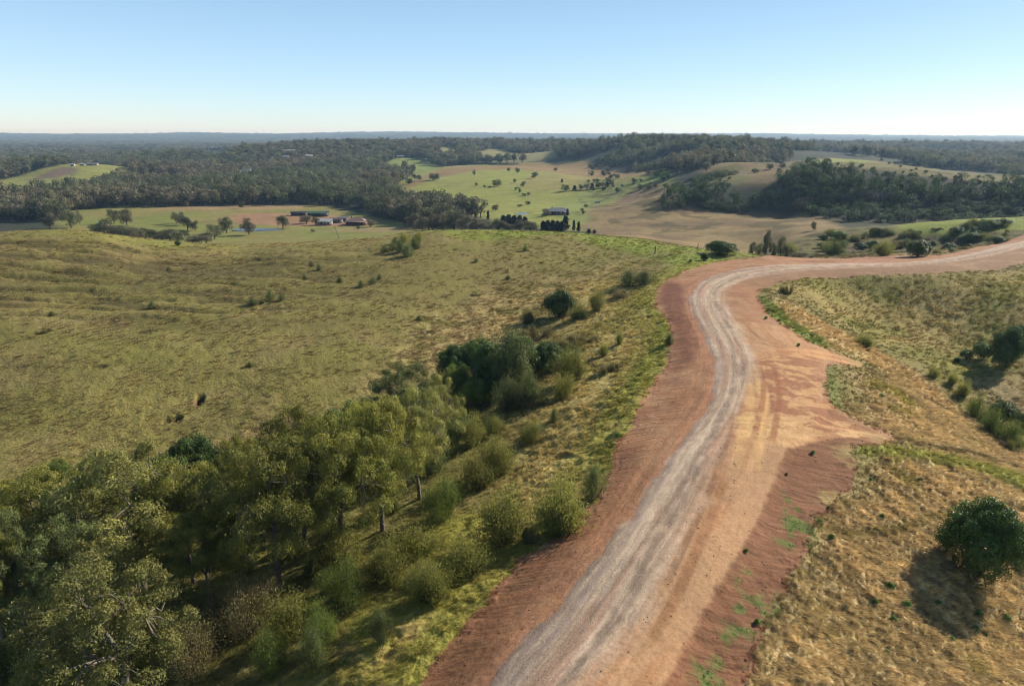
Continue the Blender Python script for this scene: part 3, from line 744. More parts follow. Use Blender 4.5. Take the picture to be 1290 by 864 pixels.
def dense_bush(key, seed, mat, clumps=30, n_per=420, lsize=.15, h=5., wd=5.4):
    """rounded dense bush, leaves to the ground"""
    rng = np.random.default_rng(seed); cs_, rs_, T = [], [], []
    for i in range(clumps):
        a = rng.random()*2*pi; ph = math.acos(1-rng.random()*1.08); rr = .72+.2*rng.random()
        z = max(.5, cos(ph)*h*.5*rr*1.05+h*.42)
        c_ = np.array([cos(a)*sin(ph)*wd*.5*rr, sin(a)*sin(ph)*wd*.5*rr, z]); cs_.append(c_); rs_.append(h*(.13+.08*rng.random()))
    for i in range(9):
        a = rng.random()*6.3; T.append(tube(wig((0, 0, -.3), (cos(a)*wd*.25, sin(a)*wd*.25, h*.6), 4, .08, rng), np.linspace(.09, .03, 4), 5))
    core = [np.array([0, 0, h*.45]), np.array([wd*.15, 0, h*.35]), np.array([-wd*.15, 0, h*.35])]
    Lv = [leaves_arr(cs_, rs_, n_per, lsize, rng, .55, .95, .6, .1, .7, .4), leaves_arr(core, [h*.36]*3, n_per*5, lsize*1.2, rng, .6, .95, .9, .1, .8)]
    KINDS[key] = (to_mesh(key+'_stems', T, MBD, True), to_mesh(key+'_foliage', Lv, mat), h, wd)
def wispy(key, seed, mat, stems=70, n_per=95, lsize=.155, h=4., wd=4.4, base=.55):
    """feathery shrub: many thin leaning stems feathered with small leaves"""
    rng = np.random.default_rng(seed); T, P, Tn, R = [], [], [], []
    BN_ = [(rng.random()*2*pi, rng.random()**.6, .55+.5*rng.random()) for _ in range(9)]
    for i in range(stems):
        A0, Q0, F0 = BN_[rng.integers(0, 9)]
        a = A0+rng.normal()*.35; q = np.clip(Q0+rng.normal()*.14, 0, 1); L = h*(1-.55*q*q)*min(F0, 1)*(.7+.35*rng.random())
        e = np.array([cos(a)*q*wd*.5, sin(a)*q*wd*.5, L]); s = np.array([cos(a)*q*base, sin(a)*q*base, -.15])
        m = (s+e)/2+np.array([cos(a), sin(a), 0])*q*wd*.05+rng.normal(size=3)*.12
        T.append(tube([s, m, e], [.028, .016, .005], 3))
        t = rng.random(n_per)**.7*.88+.12
        pts = (1-t)[:, None]**2*s+(2*t*(1-t))[:, None]*m+(t**2)[:, None]*e + rng.normal(size=(n_per, 3))*(.14+.26*t)[:, None]*h/4
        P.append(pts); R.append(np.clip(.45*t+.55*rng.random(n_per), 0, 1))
        d = (e-s)/np.linalg.norm(e-s)+rng.normal(size=(n_per, 3))*.5; Tn.append(d/np.linalg.norm(d, axis=1)[:, None])
    P, Tn, R = np.concatenate(P), np.concatenate(Tn), np.concatenate(R)
    out_ = P*np.array([1, 1, .4]); nr = out_/(np.linalg.norm(out_, axis=1)[:, None]+1e-6)+rng.normal(size=P.shape)*.5
    bb = np.cross(nr, Tn); bb /= np.linalg.norm(bb, axis=1)[:, None]+1e-6
    L = lsize*(.6+.8*rng.random(len(P)))[:, None]
    KINDS[key] = (to_mesh(key+'_stems', T, MBD, True), to_mesh(key+'_foliage', quads_from(P, Tn*L*.5, bb*L*.22, R), mat), h, wd)
def small_tree(key, seed, mat, clumps=12, n_per=70, lsize=.5, h=12., wd=10., trunkf=.3, one=True, bark=MBD, shape='round'):
    """tree for the middle distance"""
    rng = np.random.default_rng(seed); cs_, rs_, T = [], [], []
    for i in range(clumps):
        a = rng.random()*2*pi; r = rng.random()**.5*wd*.34
        zt = h*.86-(r/(wd*.5))**2*h*.28; z = zt-rng.random()*(h*(1-trunkf)-h*.3)
        if shape == 'cone':
            z = h*(.12+.8*(i/clumps)); r = wd*.25*(1-z/h)*rng.random()
        cs_.append(np.array([cos(a)*r, sin(a)*r, max(z, h*trunkf)])); rs_.append(wd*(.16+.10*rng.random())*(1 if shape != 'cone' else (1.15-.8*z/h)*1.6))
    T.append(tube(wig((0, 0, -.8), (0, 0, h*.62), 4, .12, rng), np.linspace(.03*h, .012*h, 4), 5))
    for c_ in cs_[:6]: T.append(tube([np.array([0, 0, h*trunkf*.9]), c_], [.012*h, .004*h], 4))
    Lv = leaves_arr(cs_, rs_, n_per, lsize, rng, .7, .85, .5, .2, .65, .3)
    if one:
        v1, q1, r1 = merge(T); v2, q2, r2 = Lv
        me = newmesh(key, np.concatenate([v1, v2]), np.concatenate([q1, q2+len(v1)]), [bark, mat]); vflt(me, 'rnd_top', np.concatenate([r1, r2]), 'FACE')
        me.polygons.foreach_set('material_index', np.concatenate([np.zeros(len(q1)), np.ones(len(q2))]).astype(np.int32))
        KINDS[key] = (None, me, h, wd)
    else:
        KINDS[key] = (to_mesh(key+'_trunk', T, bark, True), to_mesh(key+'_crown', Lv, mat), h, wd)
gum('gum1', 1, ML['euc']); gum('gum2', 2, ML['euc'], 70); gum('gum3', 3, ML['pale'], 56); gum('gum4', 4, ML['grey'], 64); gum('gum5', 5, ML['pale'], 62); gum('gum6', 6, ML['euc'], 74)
dense_bush('bush1', 11, ML['dense'], 38, 620); dense_bush('bush2', 12, ML['dense'], 24); dense_bush('bush3', 13, ML['bright'], 26); dense_bush('bush4', 14, ML['grey'], 26)
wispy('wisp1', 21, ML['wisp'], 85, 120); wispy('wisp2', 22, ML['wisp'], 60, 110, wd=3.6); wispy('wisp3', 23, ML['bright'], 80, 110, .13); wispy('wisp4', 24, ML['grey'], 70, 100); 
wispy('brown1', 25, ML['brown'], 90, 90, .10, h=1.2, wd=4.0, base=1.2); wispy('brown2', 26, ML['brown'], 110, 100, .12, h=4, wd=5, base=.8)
for i, (mm, nm) in enumerate((('far', 'tree1'), ('far', 'tree2'), ('farg', 'tree3'), ('farg', 'tree4'))): small_tree(nm, 30+i, ML[mm], one=False, n_per=200, lsize=.42, clumps=20, trunkf=.14)
small_tree('con1', 36, ML['conif'], 14, 140, .4, h=8, wd=3.4, trunkf=.04, one=False, shape='cone'); small_tree('bright1', 37, ML['bright'], 10, 150, .4, h=7, wd=7, trunkf=.1, one=False)
small_tree('shrub1', 38, ML['thick'], 9, 170, .36, h=5, wd=7, trunkf=.02, one=False)
small_tree('rimlit1', 39, ML['rimlight'], 14, 190, .34, h=8, wd=8, trunkf=.1, one=False)
FW = []
for i, mm in enumerate(('far', 'far', 'farg', 'farg', 'thick', 'thick', 'rimlight')):
    small_tree('wood%d' % i, 50+i, ML[mm], 10, 60 if i < 4 else 75, .85 if i < 4 else .6, h=12, wd=10, trunkf=.22 if i < 4 else .08)
    FW.append('wood%d' % i)

# ------------------------------------------------------------------ planting
def size_at(x, y, z0, px_top, ):
    m = (sp+((px_top-432)/F)*cp)/(cp-((px_top-432)/F)*sp)
    return CAMZ-y*m-z0
def plant(kname, name, label, cat, px, base, top, wpx, group=None, parts=('trunk', 'crown'), sink=0., xy=None, hmin=.2, rz=None, squash=1.0):
    x, y = at(px, base) if xy is None else xy
    z = float(H(x, y)); tm, cm, h0, w0 = KINDS[kname]
    hh = max(size_at(x, y, z, top), hmin); d = y*cp+(CAMZ-z)*sp
    ww = wpx/F*d
    # the crown's half width also hides some ground in front; feet stand behind the visible lower edge
    o = bpy.data.objects.new(name, None); COL.objects.link(o); o.location = (x, y, z-sink)
    o.rotation_euler = (0, 0, random.random()*6.28 if rz is None else rz); o.scale = (ww/w0*squash, ww/w0, (hh+sink)/h0)
    o.empty_display_size = .3
    tag(o, label, cat, group)
    if tm is not None:
        link(parts[0], tm, o); link(parts[1], cm, o)
    else: link(parts[1], cm, o)
    return o
SH = ('stems', 'foliage')

# ---- gums of the gully: kind, px, base, top, width, label
G1 = 'tall gums filling the gully on the left'
for k, px, b_, t_, w_, lab in [
 ('gum5', 178, 745, 562, 185, 'large pale gum with a bare forked trunk showing through its open crown'),
 ('gum3', 150, 905, 712, 190, 'pale leafed gum with bent white limbs at the bottom edge of the wood'),
 ('gum4', 34, 800, 640, 88, 'dark gum with two bare trunks rising from dry grass at the left edge'),
 ('gum1', 5, 812, 655, 90, 'dark gum half cut off by the left edge, beside the twin trunked gum'),
 ('gum2', 62, 740, 596, 120, 'dull olive gum behind the twin trunked gum, above the dry grass'),
 ('gum6', 5, 730, 612, 100, 'dull olive gum against the left edge, furthest back in the wood'),
 ('gum4', 105, 790, 650, 100, 'shaded dark gum between the pale bottom gum and the twin trunked gum'),
 ('gum1', 245, 735, 578, 105, 'yellow green gum standing just behind and right of the large pale gum'),
 ('gum6', 262, 770, 642, 95, 'olive gum with low spreading clumps right of the large pale gum'),
 ('gum2', 352, 742, 556, 150, 'big dark gum with a straight slender trunk in the middle of the wood'),
 ('gum1', 385, 690, 508, 105, 'yellow topped gum behind the big dark gum on the paddock side'),
 ('gum6', 432, 705, 516, 128, 'broad yellow topped gum at the right side of the wood'),
 ('gum2', 482, 668, 500, 110, 'yellow green gum next up the gully from the broad yellow topped gum'),
 ('gum3', 530, 628, 490, 92, 'brownish thin crowned gum at the upper end of the wood'),
 ('gum4', 512, 560, 456, 78, 'grey rounded gum at the top end of the wood, tallest against the paddock'),
 ('gum5', 556, 580, 472, 56, 'small grey brown gum touching the grey rounded gum'),
 ('gum1', 318, 680, 545, 70, 'small yellow gum peeping out behind the big dark gum'),
 ('gum2', 130, 690, 588, 80, 'olive gum at the paddock edge behind the large pale gum'),
]:
    plant(k, 'gum_tree', lab, 'tree', px, b_, t_-5, w_*1.12, G1, sink=.2)
G2 = 'dense rounded green trees in the gully'
for k, px, b_, t_, w_, lab in [
 ('bush1', 250, 618, 552, 74, 'rounded deep green tree at the paddock edge of the wood'),
 ('bush2', 292, 622, 556, 62, 'smaller rounded deep green tree beside the one at the paddock edge'),
 ('bush3', 292, 690, 618, 62, 'soft green rounded tree shaded between the tall gums'),
 ('bush1', 205, 640, 575, 60, 'dark rounded tree half hidden behind the large pale gum'),
 ('bush3', 76, 606, 578, 28, 'small yellowish bush alone at the paddock fringe of the wood'),
 ('bush2', 455, 560, 500, 60, 'dark rounded tree behind the yellow gums near the grey gum'),
 ('bush1', 420, 600, 520, 60, 'dark undergrowth tree showing between the yellow topped gums'),
 ('bush2', 574, 557, 527, 29, 'small round dark bush below the brownish gum'),
 ('bush1', 574, 482, 436, 44, 'leftmost dark green tree of the dense clump above the gully'),
 ('bush2', 603, 474, 424, 46, 'upper dark green tree at the back of the dense clump'),
 ('bush4', 644, 490, 418, 62, 'tall greyish tree in the heart of the dense clump'),
 ('bush1', 618, 492, 432, 50, 'dark green tree left of the tall greyish tree in the clump'),
 ('bush2', 672, 476, 430, 44, 'dark green tree right of the tall greyish tree in the clump'),
 ('bush1', 690, 470, 432, 40, 'rightmost dark green tree of the dense clump above the gully'),
 ('bush3', 598, 512, 478, 40, 'bright green low bush at the lower front of the dense clump'),
 ('bush3', 578, 500, 455, 36, 'bright green low bush at the lower left of the dense clump'),
 ('bush2', 625, 504, 466, 34, 'low dark bush squeezed at the front of the dense clump'),
 ('bush1', 705, 399, 367, 42, 'dark green round tree alone on the slope above the dense clump'),
 ('bush1', 908, 320, 304, 38, 'dense dark bush on the bright green crest beside the bend'),
]:
    plant(k, 'dense_tree', lab, 'tree', px, b_, t_, w_, G2, SH and ('stems', 'foliage'), sink=.1)
G3 = 'feathery olive shrubs along the gully and road batter'
for k, px, b_, t_, w_, lab in [
 ('wisp1', 720, 480, 432, 46, 'feathery pale green shrub at the right end of the dense clump'),
 ('wisp2', 708, 500, 462, 36, 'feathery shrub with a dark base just below the right end of the clump'),
 ('wisp4', 640, 516, 470, 44, 'dusty feathery shrub in front of the dense clump, left of two'),
 ('wisp4', 668, 510, 466, 50, 'dusty feathery shrub in front of the dense clump, right of two'),
 ('wisp2', 666, 556, 520, 36, 'lone feathery shrub on dry grass below the dense clump'),
 ('wisp4', 698, 533, 511, 18, 'small upright shrub nearest the road batter on the dry grass'),
 ('wisp2', 600, 618, 570, 52, 'feathery shrub with dark base, lower one of a pair beside the wood'),
 ('wisp1', 625, 598, 548, 56, 'feathery shrub, upper one of a pair beside the wood'),
 ('wisp1', 637, 682, 612, 82, 'broad feathery shrub between the gully and the road batter'),
 ('wisp2', 703, 668, 590, 72, 'broad dark feathery shrub touching the red batter'),
 ('wisp4', 748, 624, 580, 38, 'greyish upright shrub at the very edge of the red batter'),
 ('wisp2', 588, 724, 674, 62, 'dark feathery shrub below the broad shrub, near the batter'),
 ('wisp1', 540, 758, 704, 70, 'light feathery shrub above the yellow tussocks'),
 ('wisp4', 481, 808, 763, 38, 'small dark based shrub standing alone on the yellow tussocks'),
 ('wisp2', 525, 696, 648, 70, 'feathery shrub in the shade at the right fringe of the wood'),
 ('wisp4', 398, 838, 786, 46, 'thin dusty shrub at the bottom edge on the yellow tussocks'),
 ('wisp1', 490, 730, 680, 66, 'feathery shrub with many thin stems at the foot of the broad gum'),
 ('wisp3', 440, 760, 700, 66, 'greener feathery shrub on the gully bank below the wood'),
 ('wisp3', 697, 674, 648, 42, 'low bright green bush tucked under the dark feathery shrub'),
 ('wisp3', 560, 650, 596, 60, 'soft green shrub beside the brownish gum'),
 ('wisp1', 596, 560, 520, 42, 'faint feathery shrub below the small round dark bush'),
 ('wisp4', 548, 596, 546, 46, 'grey green shrub at the foot of the brownish gum'),
 ('wisp3', 402, 815, 752, 56, 'green shrub on the bank above the thin dusty shrub'),
 ('wisp1', 424, 715, 650, 70, 'shaded feathery shrub in front of the broad yellow topped gum'),
 ('wisp2', 360, 800, 732, 62, 'dark shrub in the hollow below the slender trunk'),
 ('wisp3', 340, 850, 790, 60, 'green shrub at the bottom edge beside the brown thicket'),
 ('wisp1', 753, 391, 364, 28, 'feathery shrub right of the lone dark round tree'),
 ('wisp2', 729, 402, 378, 26, 'small feathery shrub in front of the lone dark round tree'),
 ('wisp1', 665, 408, 388, 22, 'small feathery shrub on its own left of the lone dark tree'),
 ('wisp4', 792, 360, 336, 34, 'grey green sprawling shrub below the crest, left half of a pair'),
 ('wisp4', 812, 358, 338, 30, 'grey green sprawling shrub below the crest, right half of a pair'),
 ('wisp1', 761, 448, 432, 16, 'little feathery shrub on the slope facing the bend, lower of two'),
 ('wisp1', 781, 433, 416, 13, 'little feathery shrub on the slope facing the bend, upper of two'),
 ('wisp4', 843, 434, 418, 13, 'small dark shrub leaning at the edge of the red batter by the bend'),
 ('wisp3', 1050, 321, 299, 30, 'fresh green feathery shrub beyond the road after the bend'),
 ('wisp1', 1113, 322, 302, 30, 'olive feathery shrub beyond the road, right of the fresh green one'),
 ('bush1', 1156, 323, 303, 30, 'dark green bush beyond the road on the scrubby slope'),
 ('wisp1', 994, 318, 305, 20, 'low olive shrub behind the crest beside the bend'),
 ('wisp1', 1088, 437, 420, 30, 'grey green spreading shrub alone in the hollow right of the bend'),
 ('brown1', 990, 369, 356, 18, 'charred looking grey bush on the verge inside the bend'),
 ('wisp2', 1176, 476, 458, 16, 'feathery shrub at the top of the right hand gully line'),
 ('wisp1', 1198, 484, 468, 18, 'small green shrub second down the right hand gully line'),
 ('wisp1', 1214, 500, 478, 22, 'rounded green shrub third down the right hand gully line'),
 ('wisp3', 1230, 526, 494, 34, 'broad green shrub in the right hand gully line'),
 ('wisp3', 1250, 545, 512, 36, 'bright yellowish shrub in the right hand gully line'),
 ('wisp3', 1275, 560, 528, 40, 'bright yellowish shrub running out at the right edge'),
 ('wisp2', 1273, 568, 550, 14, 'thin dark shrub at the foot of the bright yellowish shrubs'),
]:
    plant(k, 'feathery_shrub' if k[0] == 'w' else 'dense_bush', lab, 'shrub', px, b_, t_, w_, G3, SH)
for k, px, b_, t_, w_, lab in [
 ('bush1', 1231, 724, 634, 92, 'large round dark bush alone on the golden slope'),
 ('bush3', 1192, 694, 668, 24, 'yellow green sapling tucked beside the large round bush'),
 ('bush3', 1288, 706, 676, 28, 'green bush cut off by the edge beside the large round bush'),
 ('bush2', 1237, 452, 430, 24, 'middle dark bush of the shaded group on the far paddock'),
 ('bush1', 1266, 462, 412, 36, 'tallest dark bush of the shaded group on the far paddock'),
 ('bush2', 1217, 453, 439, 16, 'small dark bush left of the shaded group on the far paddock'),
 ('bush1', 1284, 436, 410, 20, 'dark bush behind the shaded group on the far paddock'),
 ('bush2', 1262, 532, 503, 32, 'dark green round bush above the bright yellowish shrubs'),
 ('bush2', 1288, 540, 520, 18, 'dark bush at the right edge above the bright yellowish shrubs'),
 ('bush1', 887, 329, 319, 10, 'tiny dark bush on the bright crest just above the bend'),
 ('bush2', 1206, 457, 449, 8, 'tiny dark bush at the foot of the shaded group'),
]:
    plant(k, 'dense_bush', lab, 'bush', px, b_, t_, w_, 'dark round bushes on the right hand slopes', SH)
for k, px, b_, t_, w_, lab in [
 ('brown1', 672, 424, 406, 56, 'long low mound of dead twigs below the lone dark tree'),
 ('brown1', 735, 430, 414, 46, 'brown dead shrub mound right of the long low mound'),
 ('brown1', 700, 440, 426, 30, 'small brown mound between the two larger dead mounds'),
 ('brown1', 772, 468, 456, 36, 'flat brown dead mound lowest on the slope facing the bend'),
 ('brown1', 787, 374, 362, 34, 'brown dead mound just under the grey green sprawling pair'),
 ('brown1', 665, 508, 492, 60, 'brown dead scrub in front of the dusty feathery shrubs'),
 ('brown1', 669, 681, 660, 26, 'grey bare twig bush under the broad feathery shrub'),
 ('brown2', 300, 800, 716, 92, 'big brown dry thicket in the hollow beneath the gums'),
 ('brown2', 245, 842, 764, 76, 'brown dry thicket at the bottom edge of the wood'),
 ('brown2', 335, 770, 712, 74, 'brown dry thicket at the foot of the slender trunk'),
]:
    plant(k, 'dead_shrub', lab, 'shrub', px, b_, t_, w_, 'dead brown shrubs in dry grass', SH)
# shrubs thinly dotted on the left hill
for i, (px, b_, t_, w_, k) in enumerate([(340,378,364,14,'wisp4'),(332,382,372,16,'brown1'),(318,384,374,20,'wisp4'),(355,378,368,14,'wisp4'),(504,318,298,18,'wisp4'),(514,323,305,20,'wisp4'),(495,316,304,14,'wisp4'),(522,314,296,18,'wisp4'),(528,306,290,16,'wisp1'),(484,318,308,12,'wisp4'),(508,306,292,16,'wisp1'),(498,308,297,14,'wisp4'),
   (470,358,348,14,'wisp4'),(455,362,352,12,'wisp4'),(478,352,344,9,'wisp4'),(392,336,328,10,'wisp4'),(402,340,331,10,'wisp4'),(428,356,348,9,'wisp4'),(384,352,344,8,'wisp4'),(224,310,303,7,'bush2'),(192,387,378,10,'wisp4'),(65,398,391,9,'wisp4'),(662,316,307,8,'wisp4'),(600,330,324,8,'wisp4'),
   (640,352,346,9,'wisp4'),(540,420,412,14,'brown1'),(528,404,396,10,'wisp4'),(315,462,454,12,'wisp4'),(600,372,364,10,'brown1'),(196,388,380,10,'brown1'),(130,462,452,10,'brown1'),(55,418,408,14,'brown1'),(190,418,410,12,'brown1')]):
    if k == 'brown1': t_, w_ = b_-4, w_*1.5
    plant(k, 'hill_shrub', 'small scrubby shrub casting a long shadow on the open hillside', 'shrub', px, b_, t_, w_, 'small shrubs dotted over the open left hillside', SH)
rs2 = np.random.default_rng(44)
for i in range(84):
    px = 1035+rs2.random()*235; lo = 320-max(0, px-1180)*.16; hi = np.interp(px, [1010, 1130, 1290], [298, 286, 276]); b_ = hi+(lo-hi)*rs2.random()**.8; s_ = 5+rs2.random()**1.6*14
    plant(['wisp1', 'bush2', 'wisp4', 'brown1', 'bush1'][i % 5], 'slope_shrub', 'low shrub in the tangle covering the scrubby slope beyond the road', 'shrub', px, b_, b_-s_*(.5 if i % 5 == 3 else .62), s_*1.25, 'low shrubs tangled over the scrubby slope beyond the road', SH)
UG = [(470+rs2.random()*150-(i%3)*30, 0) for i in range(1)]
gx_ = smooth([(20,850),(120,870),(230,800),(330,740),(430,690),(500,650),(560,590),(600,520),(640,480)], 2)
for i in range(26):
    t_ = rs2.random()*(len(gx_)-1); k_ = int(t_); p_ = gx_[k_]; off = rs2.normal()*20-4
    px, b_ = p_[0]+off*.9, p_[1]+off*.75+14; s_ = np.interp(b_, [480, 870], [20, 54])*(.6+.6*rs2.random())
    plant(['wisp1', 'wisp4', 'wisp3', 'wisp2', 'wisp1'][i % 5], 'undergrowth_shrub', 'olive undergrowth shrub filling the gully between the gums', 'shrub', px, b_, b_-s_*.8, s_*1.15, 'undergrowth shrubs filling the gully', SH)
# small weeds along the verge and on the golden slope
rngw = np.random.default_rng(90)
dm = []
for j in range(3):
    n = 46; a = rngw.random(n)*6.28; q = rngw.random(n)
    cs_ = [np.array([cos(a[i])*q[i]*.28, sin(a[i])*q[i]*.28, .12+.3*rngw.random()*(1-q[i]*.6)]) for i in range(n)]
    me = to_mesh('thistle_weed', leaves_arr(cs_, [.12]*n, 14, .11, rngw, .4, .9, .5, .2, .5), ML['weed']); KINDS['weed%d' % j] = (None, me, .5, .8); dm.append(me)
for i, (px, b_, w_) in enumerate([(1024,572,8),(1032,658,9),(1047,678,11),(1111,652,9),(1120,741,15),(1102,760,12),(1142,765,16),(1125,781,11),(1182,760,9),(1232,775,14),(1268,780,12),(1228,793,12),(1199,807,10),(1116,823,10),(954,785,11),(940,695,8),(1159,605,8),(1245,700,10),
    (778,551,11),(1240,800,8),(1097,605,7),(991,598,5),(1044,640,6),(870,330,6),(965,402,6),(982,404,5),(1110,500,8),(1006,436,6),(1128,560,6)]):
    x, y = at(px, b_); z = float(H(x, y)); d = y*cp+(CAMZ-z)*sp; s_ = w_/F*d/.8
    o = link('weed', dm[i % 3]); o.location = (x, y, z-.02); o.scale = (s_, s_, s_*1.15); o.rotation_euler = (0, 0, random.random()*6)
    tag(o, 'small round green weed clump sprouting on the slope or verge', 'weed', 'weed clumps dotted on the golden slope and verges')
# saplings behind the crest
for px, b_, t_, w_, lab in [(957,320,287,12,'taller slim sapling with open crown behind the crest'),(975,321,295,13,'slim sapling right of the taller one behind the crest'),(940,320,303,11,'short sapling left of the taller one behind the crest'),(949,321,305,14,'bushy young tree between the saplings behind the crest'),(966,321,304,12,'leafy young tree between the two slim saplings'),(1024,291,278,8,'lone sapling on the brown valley floor'),(982,321,308,12,'low young tree at the right end of the saplings')]:
    x, y = at(px, b_-3 if b_ > 300 else b_); 
    if b_ > 300: y = 205+random.random()*10; x = (px-645)/F*y*1.03
    plant('tree3', 'sapling', lab, 'tree', px, b_, t_, w_, 'saplings behind the bright crest', xy=(x, y))

# ---- paddock trees in the valley
def far_plants(name, lab, cat, group, rows, kinds, parts=('trunk', 'crown'), ymin=235):
    for i, (px, b_, t_, w_) in enumerate(rows):
        x, y = at(px, b_)
        if y < ymin: # base hidden by the crest: step back onto the valley floor
            for yy in np.arange(ymin+60, 700, 4.):
                xx = (px-645)/F*(yy*cp+(CAMZ+25)*sp)
                zz = float(H(xx, yy)); v = ((CAMZ-zz)*cp-yy*sp)/((CAMZ-zz)*sp+yy*cp)*F+432
                if v < b_: x, y = xx, yy; break
        plant(kinds[i % len(kinds)], name, lab[i] if isinstance(lab, list) else lab, cat, px, b_, t_, w_, group, parts, xy=(x, y), hmin=1.)
T4 = ['tree1', 'tree3', 'tree2', 'tree4']
PG = 'scattered trees in the dam paddock'
far_plants('paddock_tree', ['round tree alone at the left of the dam paddock','tall dark tree second from the left in the dam paddock','slim tree leaning on the tall dark tree in the dam paddock','wide open crowned tree left of a pair in the paddock','dark crowned tree right of a pair in the paddock','pale tree at the left end of the mid paddock row','pale tree second in the mid paddock row','spreading tree at the lower end of the mid paddock row','small tree closing the mid paddock row','brownish tree left of the dam',
  'dark spreading tree standing in front of the dam','dark tree on the bank at the right of the dam','dark tree close to the farm sheds','small tree beside the dark farm tree','bright green round tree against the wood','small tree on the tan strip in front of the wood','green round tree right of the pink roofed house','tiny tree in the grass below the farm','small tree in the grass right of the farm','dark tree just below the brownish tree','low dark tree nearest the crest'], 'tree', PG,
  [(63,288,267,19),(90,287,262,23),(101,283,263,12),(144,282,262,17),(160,284,261,19),(222,282,266,14),(231,284,266,17),(237,290,272,20),(246,291,276,12),(286,294,272,20),(314,296,273,23),(357,288,270,20),(386,282,270,20),(398,284,273,13),(235,261,253,10),(305,263,254,9),(467,286,275,14),(452,289,284,6),(394,293,288,7),(271,301,281,22),(260,307,291,24)], T4)
far_plants('paddock_tree', 'dark bushy tree in the thicket running along behind the left crest', 'tree', 'thicket of trees behind the left crest',
  [(122,295,281,22),(132,298,275,30),(142,302,279,28),(153,302,283,26),(163,304,284,26),(173,305,284,26),(184,303,286,22),(195,304,288,20),(205,305,289,22),(215,306,287,20),(225,307,290,18),(244,307,296,22),(233,299,289,14)], ['tree3', 'tree4', 'tree1'])
far_plants('valley_tree', 'grey green tree in the belt of trees behind the central crest', 'tree', 'tree belt behind the central crest',
  [(532,293,270,22),(545,293,268,24),(558,293,266,24),(572,293,264,24),(586,293,268,26),(600,293,274,24),(614,292,277,22),(628,292,275,20),(566,288,262,22),(580,284,262,20),(640,292,279,20),(655,292,277,24),(668,293,276,24),(540,290,274,20),(520,287,266,22),(510,284,262,22)], ['tree1', 'tree2', 'tree1', 'tree4'])
far_plants('valley_tree', ['tall loose crowned tree rising above the belt','green lone bush at the left of the bright field','dark clump tree at the top left of the bright field','small dark tree at the field corner by the wood','wide dark bush in the middle of the bright field','dark tree right of the field\'s middle bushes','dark tree on the brown ridge above the field','round dark tree at the left end of the hedge row','brownish bare tree left of the valley house','lone tree right of the two cypresses','tall dark tree right of the conifer hedge'], 'tree', 'single trees of the central valley',
  [(580,268,245,20),(533,253,246,12),(546,227,218,20),(528,228,220,9),(627,235,226,18),(659,236,228,10),(674,225,216,11),(712,241,232,14),(688,272,262,13),(624,266,257,11),(712,290,270,15)], ['tree2', 'tree4', 'shrub1', 'tree4', 'shrub1', 'tree4', 'tree3', 'shrub1', 'tree1', 'tree1', 'con1'])
far_plants('cypress', ['narrow cypress left of a pair above the belt', 'narrow cypress right of a pair above the belt'], 'tree', 'cypresses near the valley house', [(599,274,261,6),(615,277,264,6)], ['con1'])
far_plants('conifer', 'dark conifer in the tight hedge sheltering the valley house', 'tree', 'conifer hedge by the valley house',
  [(684,293,277,15),(690,293,276,15),(696,293,276,15),(702,293,277,15),(708,293,277,14),(634,284,270,15),(641,284,269,15),(648,284,270,15),(655,284,270,14),(661,284,272,13),(723,291,276,7),(729,292,278,8),(715,272,262,6),(742,294,288,9),(749,294,289,8)], ['con1'])
far_plants('hedge_tree', 'dark tree in the straight hedge row across the valley field', 'tree', 'hedge row across the valley field',
  [(724,240,233,9),(732,239,232,9),(739,239,231,9),(746,238,230,9),(753,237,229,9),(759,236,229,9),(765,235,228,9),(771,234,227,9),(749,230,225,7),(708,230,225,5),(741,230,226,6)], ['con1', 'shrub1', 'tree4'])
far_plants('valley_bush', 'small bush scattered on the valley field', 'bush', 'small bushes scattered on the valley fields',
  [(648,230,225,6),(655,243,237,6),(660,247,243,9),(666,246,242,6),(650,240,236,5),(655,261,257,8),(665,258,253,9),(610,236,233,5),(617,237,234,5),(600,234,230,5),(515,232,224,12),(522,226,219,10),(641,216,211,6),(652,218,211,8),(700,216,211,6),(597,221,214,6),(560,243,239,4),(825,237,231,7),(835,228,222,9),(842,226,220,7),(820,236,232,8),(812,236,233,6),(733,266,262,6),(738,262,257,6),(735,270,264,7)], ['shrub1', 'shrub1', 'tree4'], ymin=235)
far_plants('hilltop_bush', 'dark low bush on the brown hilltop to the right', 'bush', 'dark bushes on the brown hilltop',
  [(1111,203,199,6),(1120,207,204,5),(1128,207,203,7),(1134,211,208,5),(1148,216,213,5),(1147,221,218,7),(1154,214,211,5),(1166,218,214,7),(1175,223,220,7),(1086,221,217,6),(1078,214,210,5),(1041,208,203,6),(1138,218,215,5)], ['shrub1'])
rs3 = np.random.default_rng(77)
rows_ = []
while len(rows_) < 70:
    px = 742+rs3.random()*300; b_ = 200+rs3.random()*44
    if b_ < np.interp(px, [742, 800, 850, 900, 1050], [206, 212, 215, 210, 204]) or vnoise(np.array([px/26]), np.array([b_/9]), 9)[0] < .42: continue
    s_ = 4+rs3.random()*6; rows_.append((px, b_, b_-s_*.75, s_*1.2))
far_plants('hill_bush', 'small dark bush in the scrub scattered over the brown spur and saddle', 'bush', 'scrub scattered over the brown spur', rows_, ['shrub1', 'tree4', 'shrub1'])
rows_ = [(1000+rs3.random()*290, 0) for _ in range(26)]
rows_ = [(px, b_, b_-4, 7) for px, b_ in [(p_, np.interp(p_, [1000, 1060, 1150, 1290], [212, 207, 215, 229])+rs3.random()*9) for p_, _ in rows_]]
far_plants('hilltop_bush', 'dark low bush on the brown hilltop to the right', 'bush', 'dark bushes on the brown hilltop', rows_, ['shrub1'])
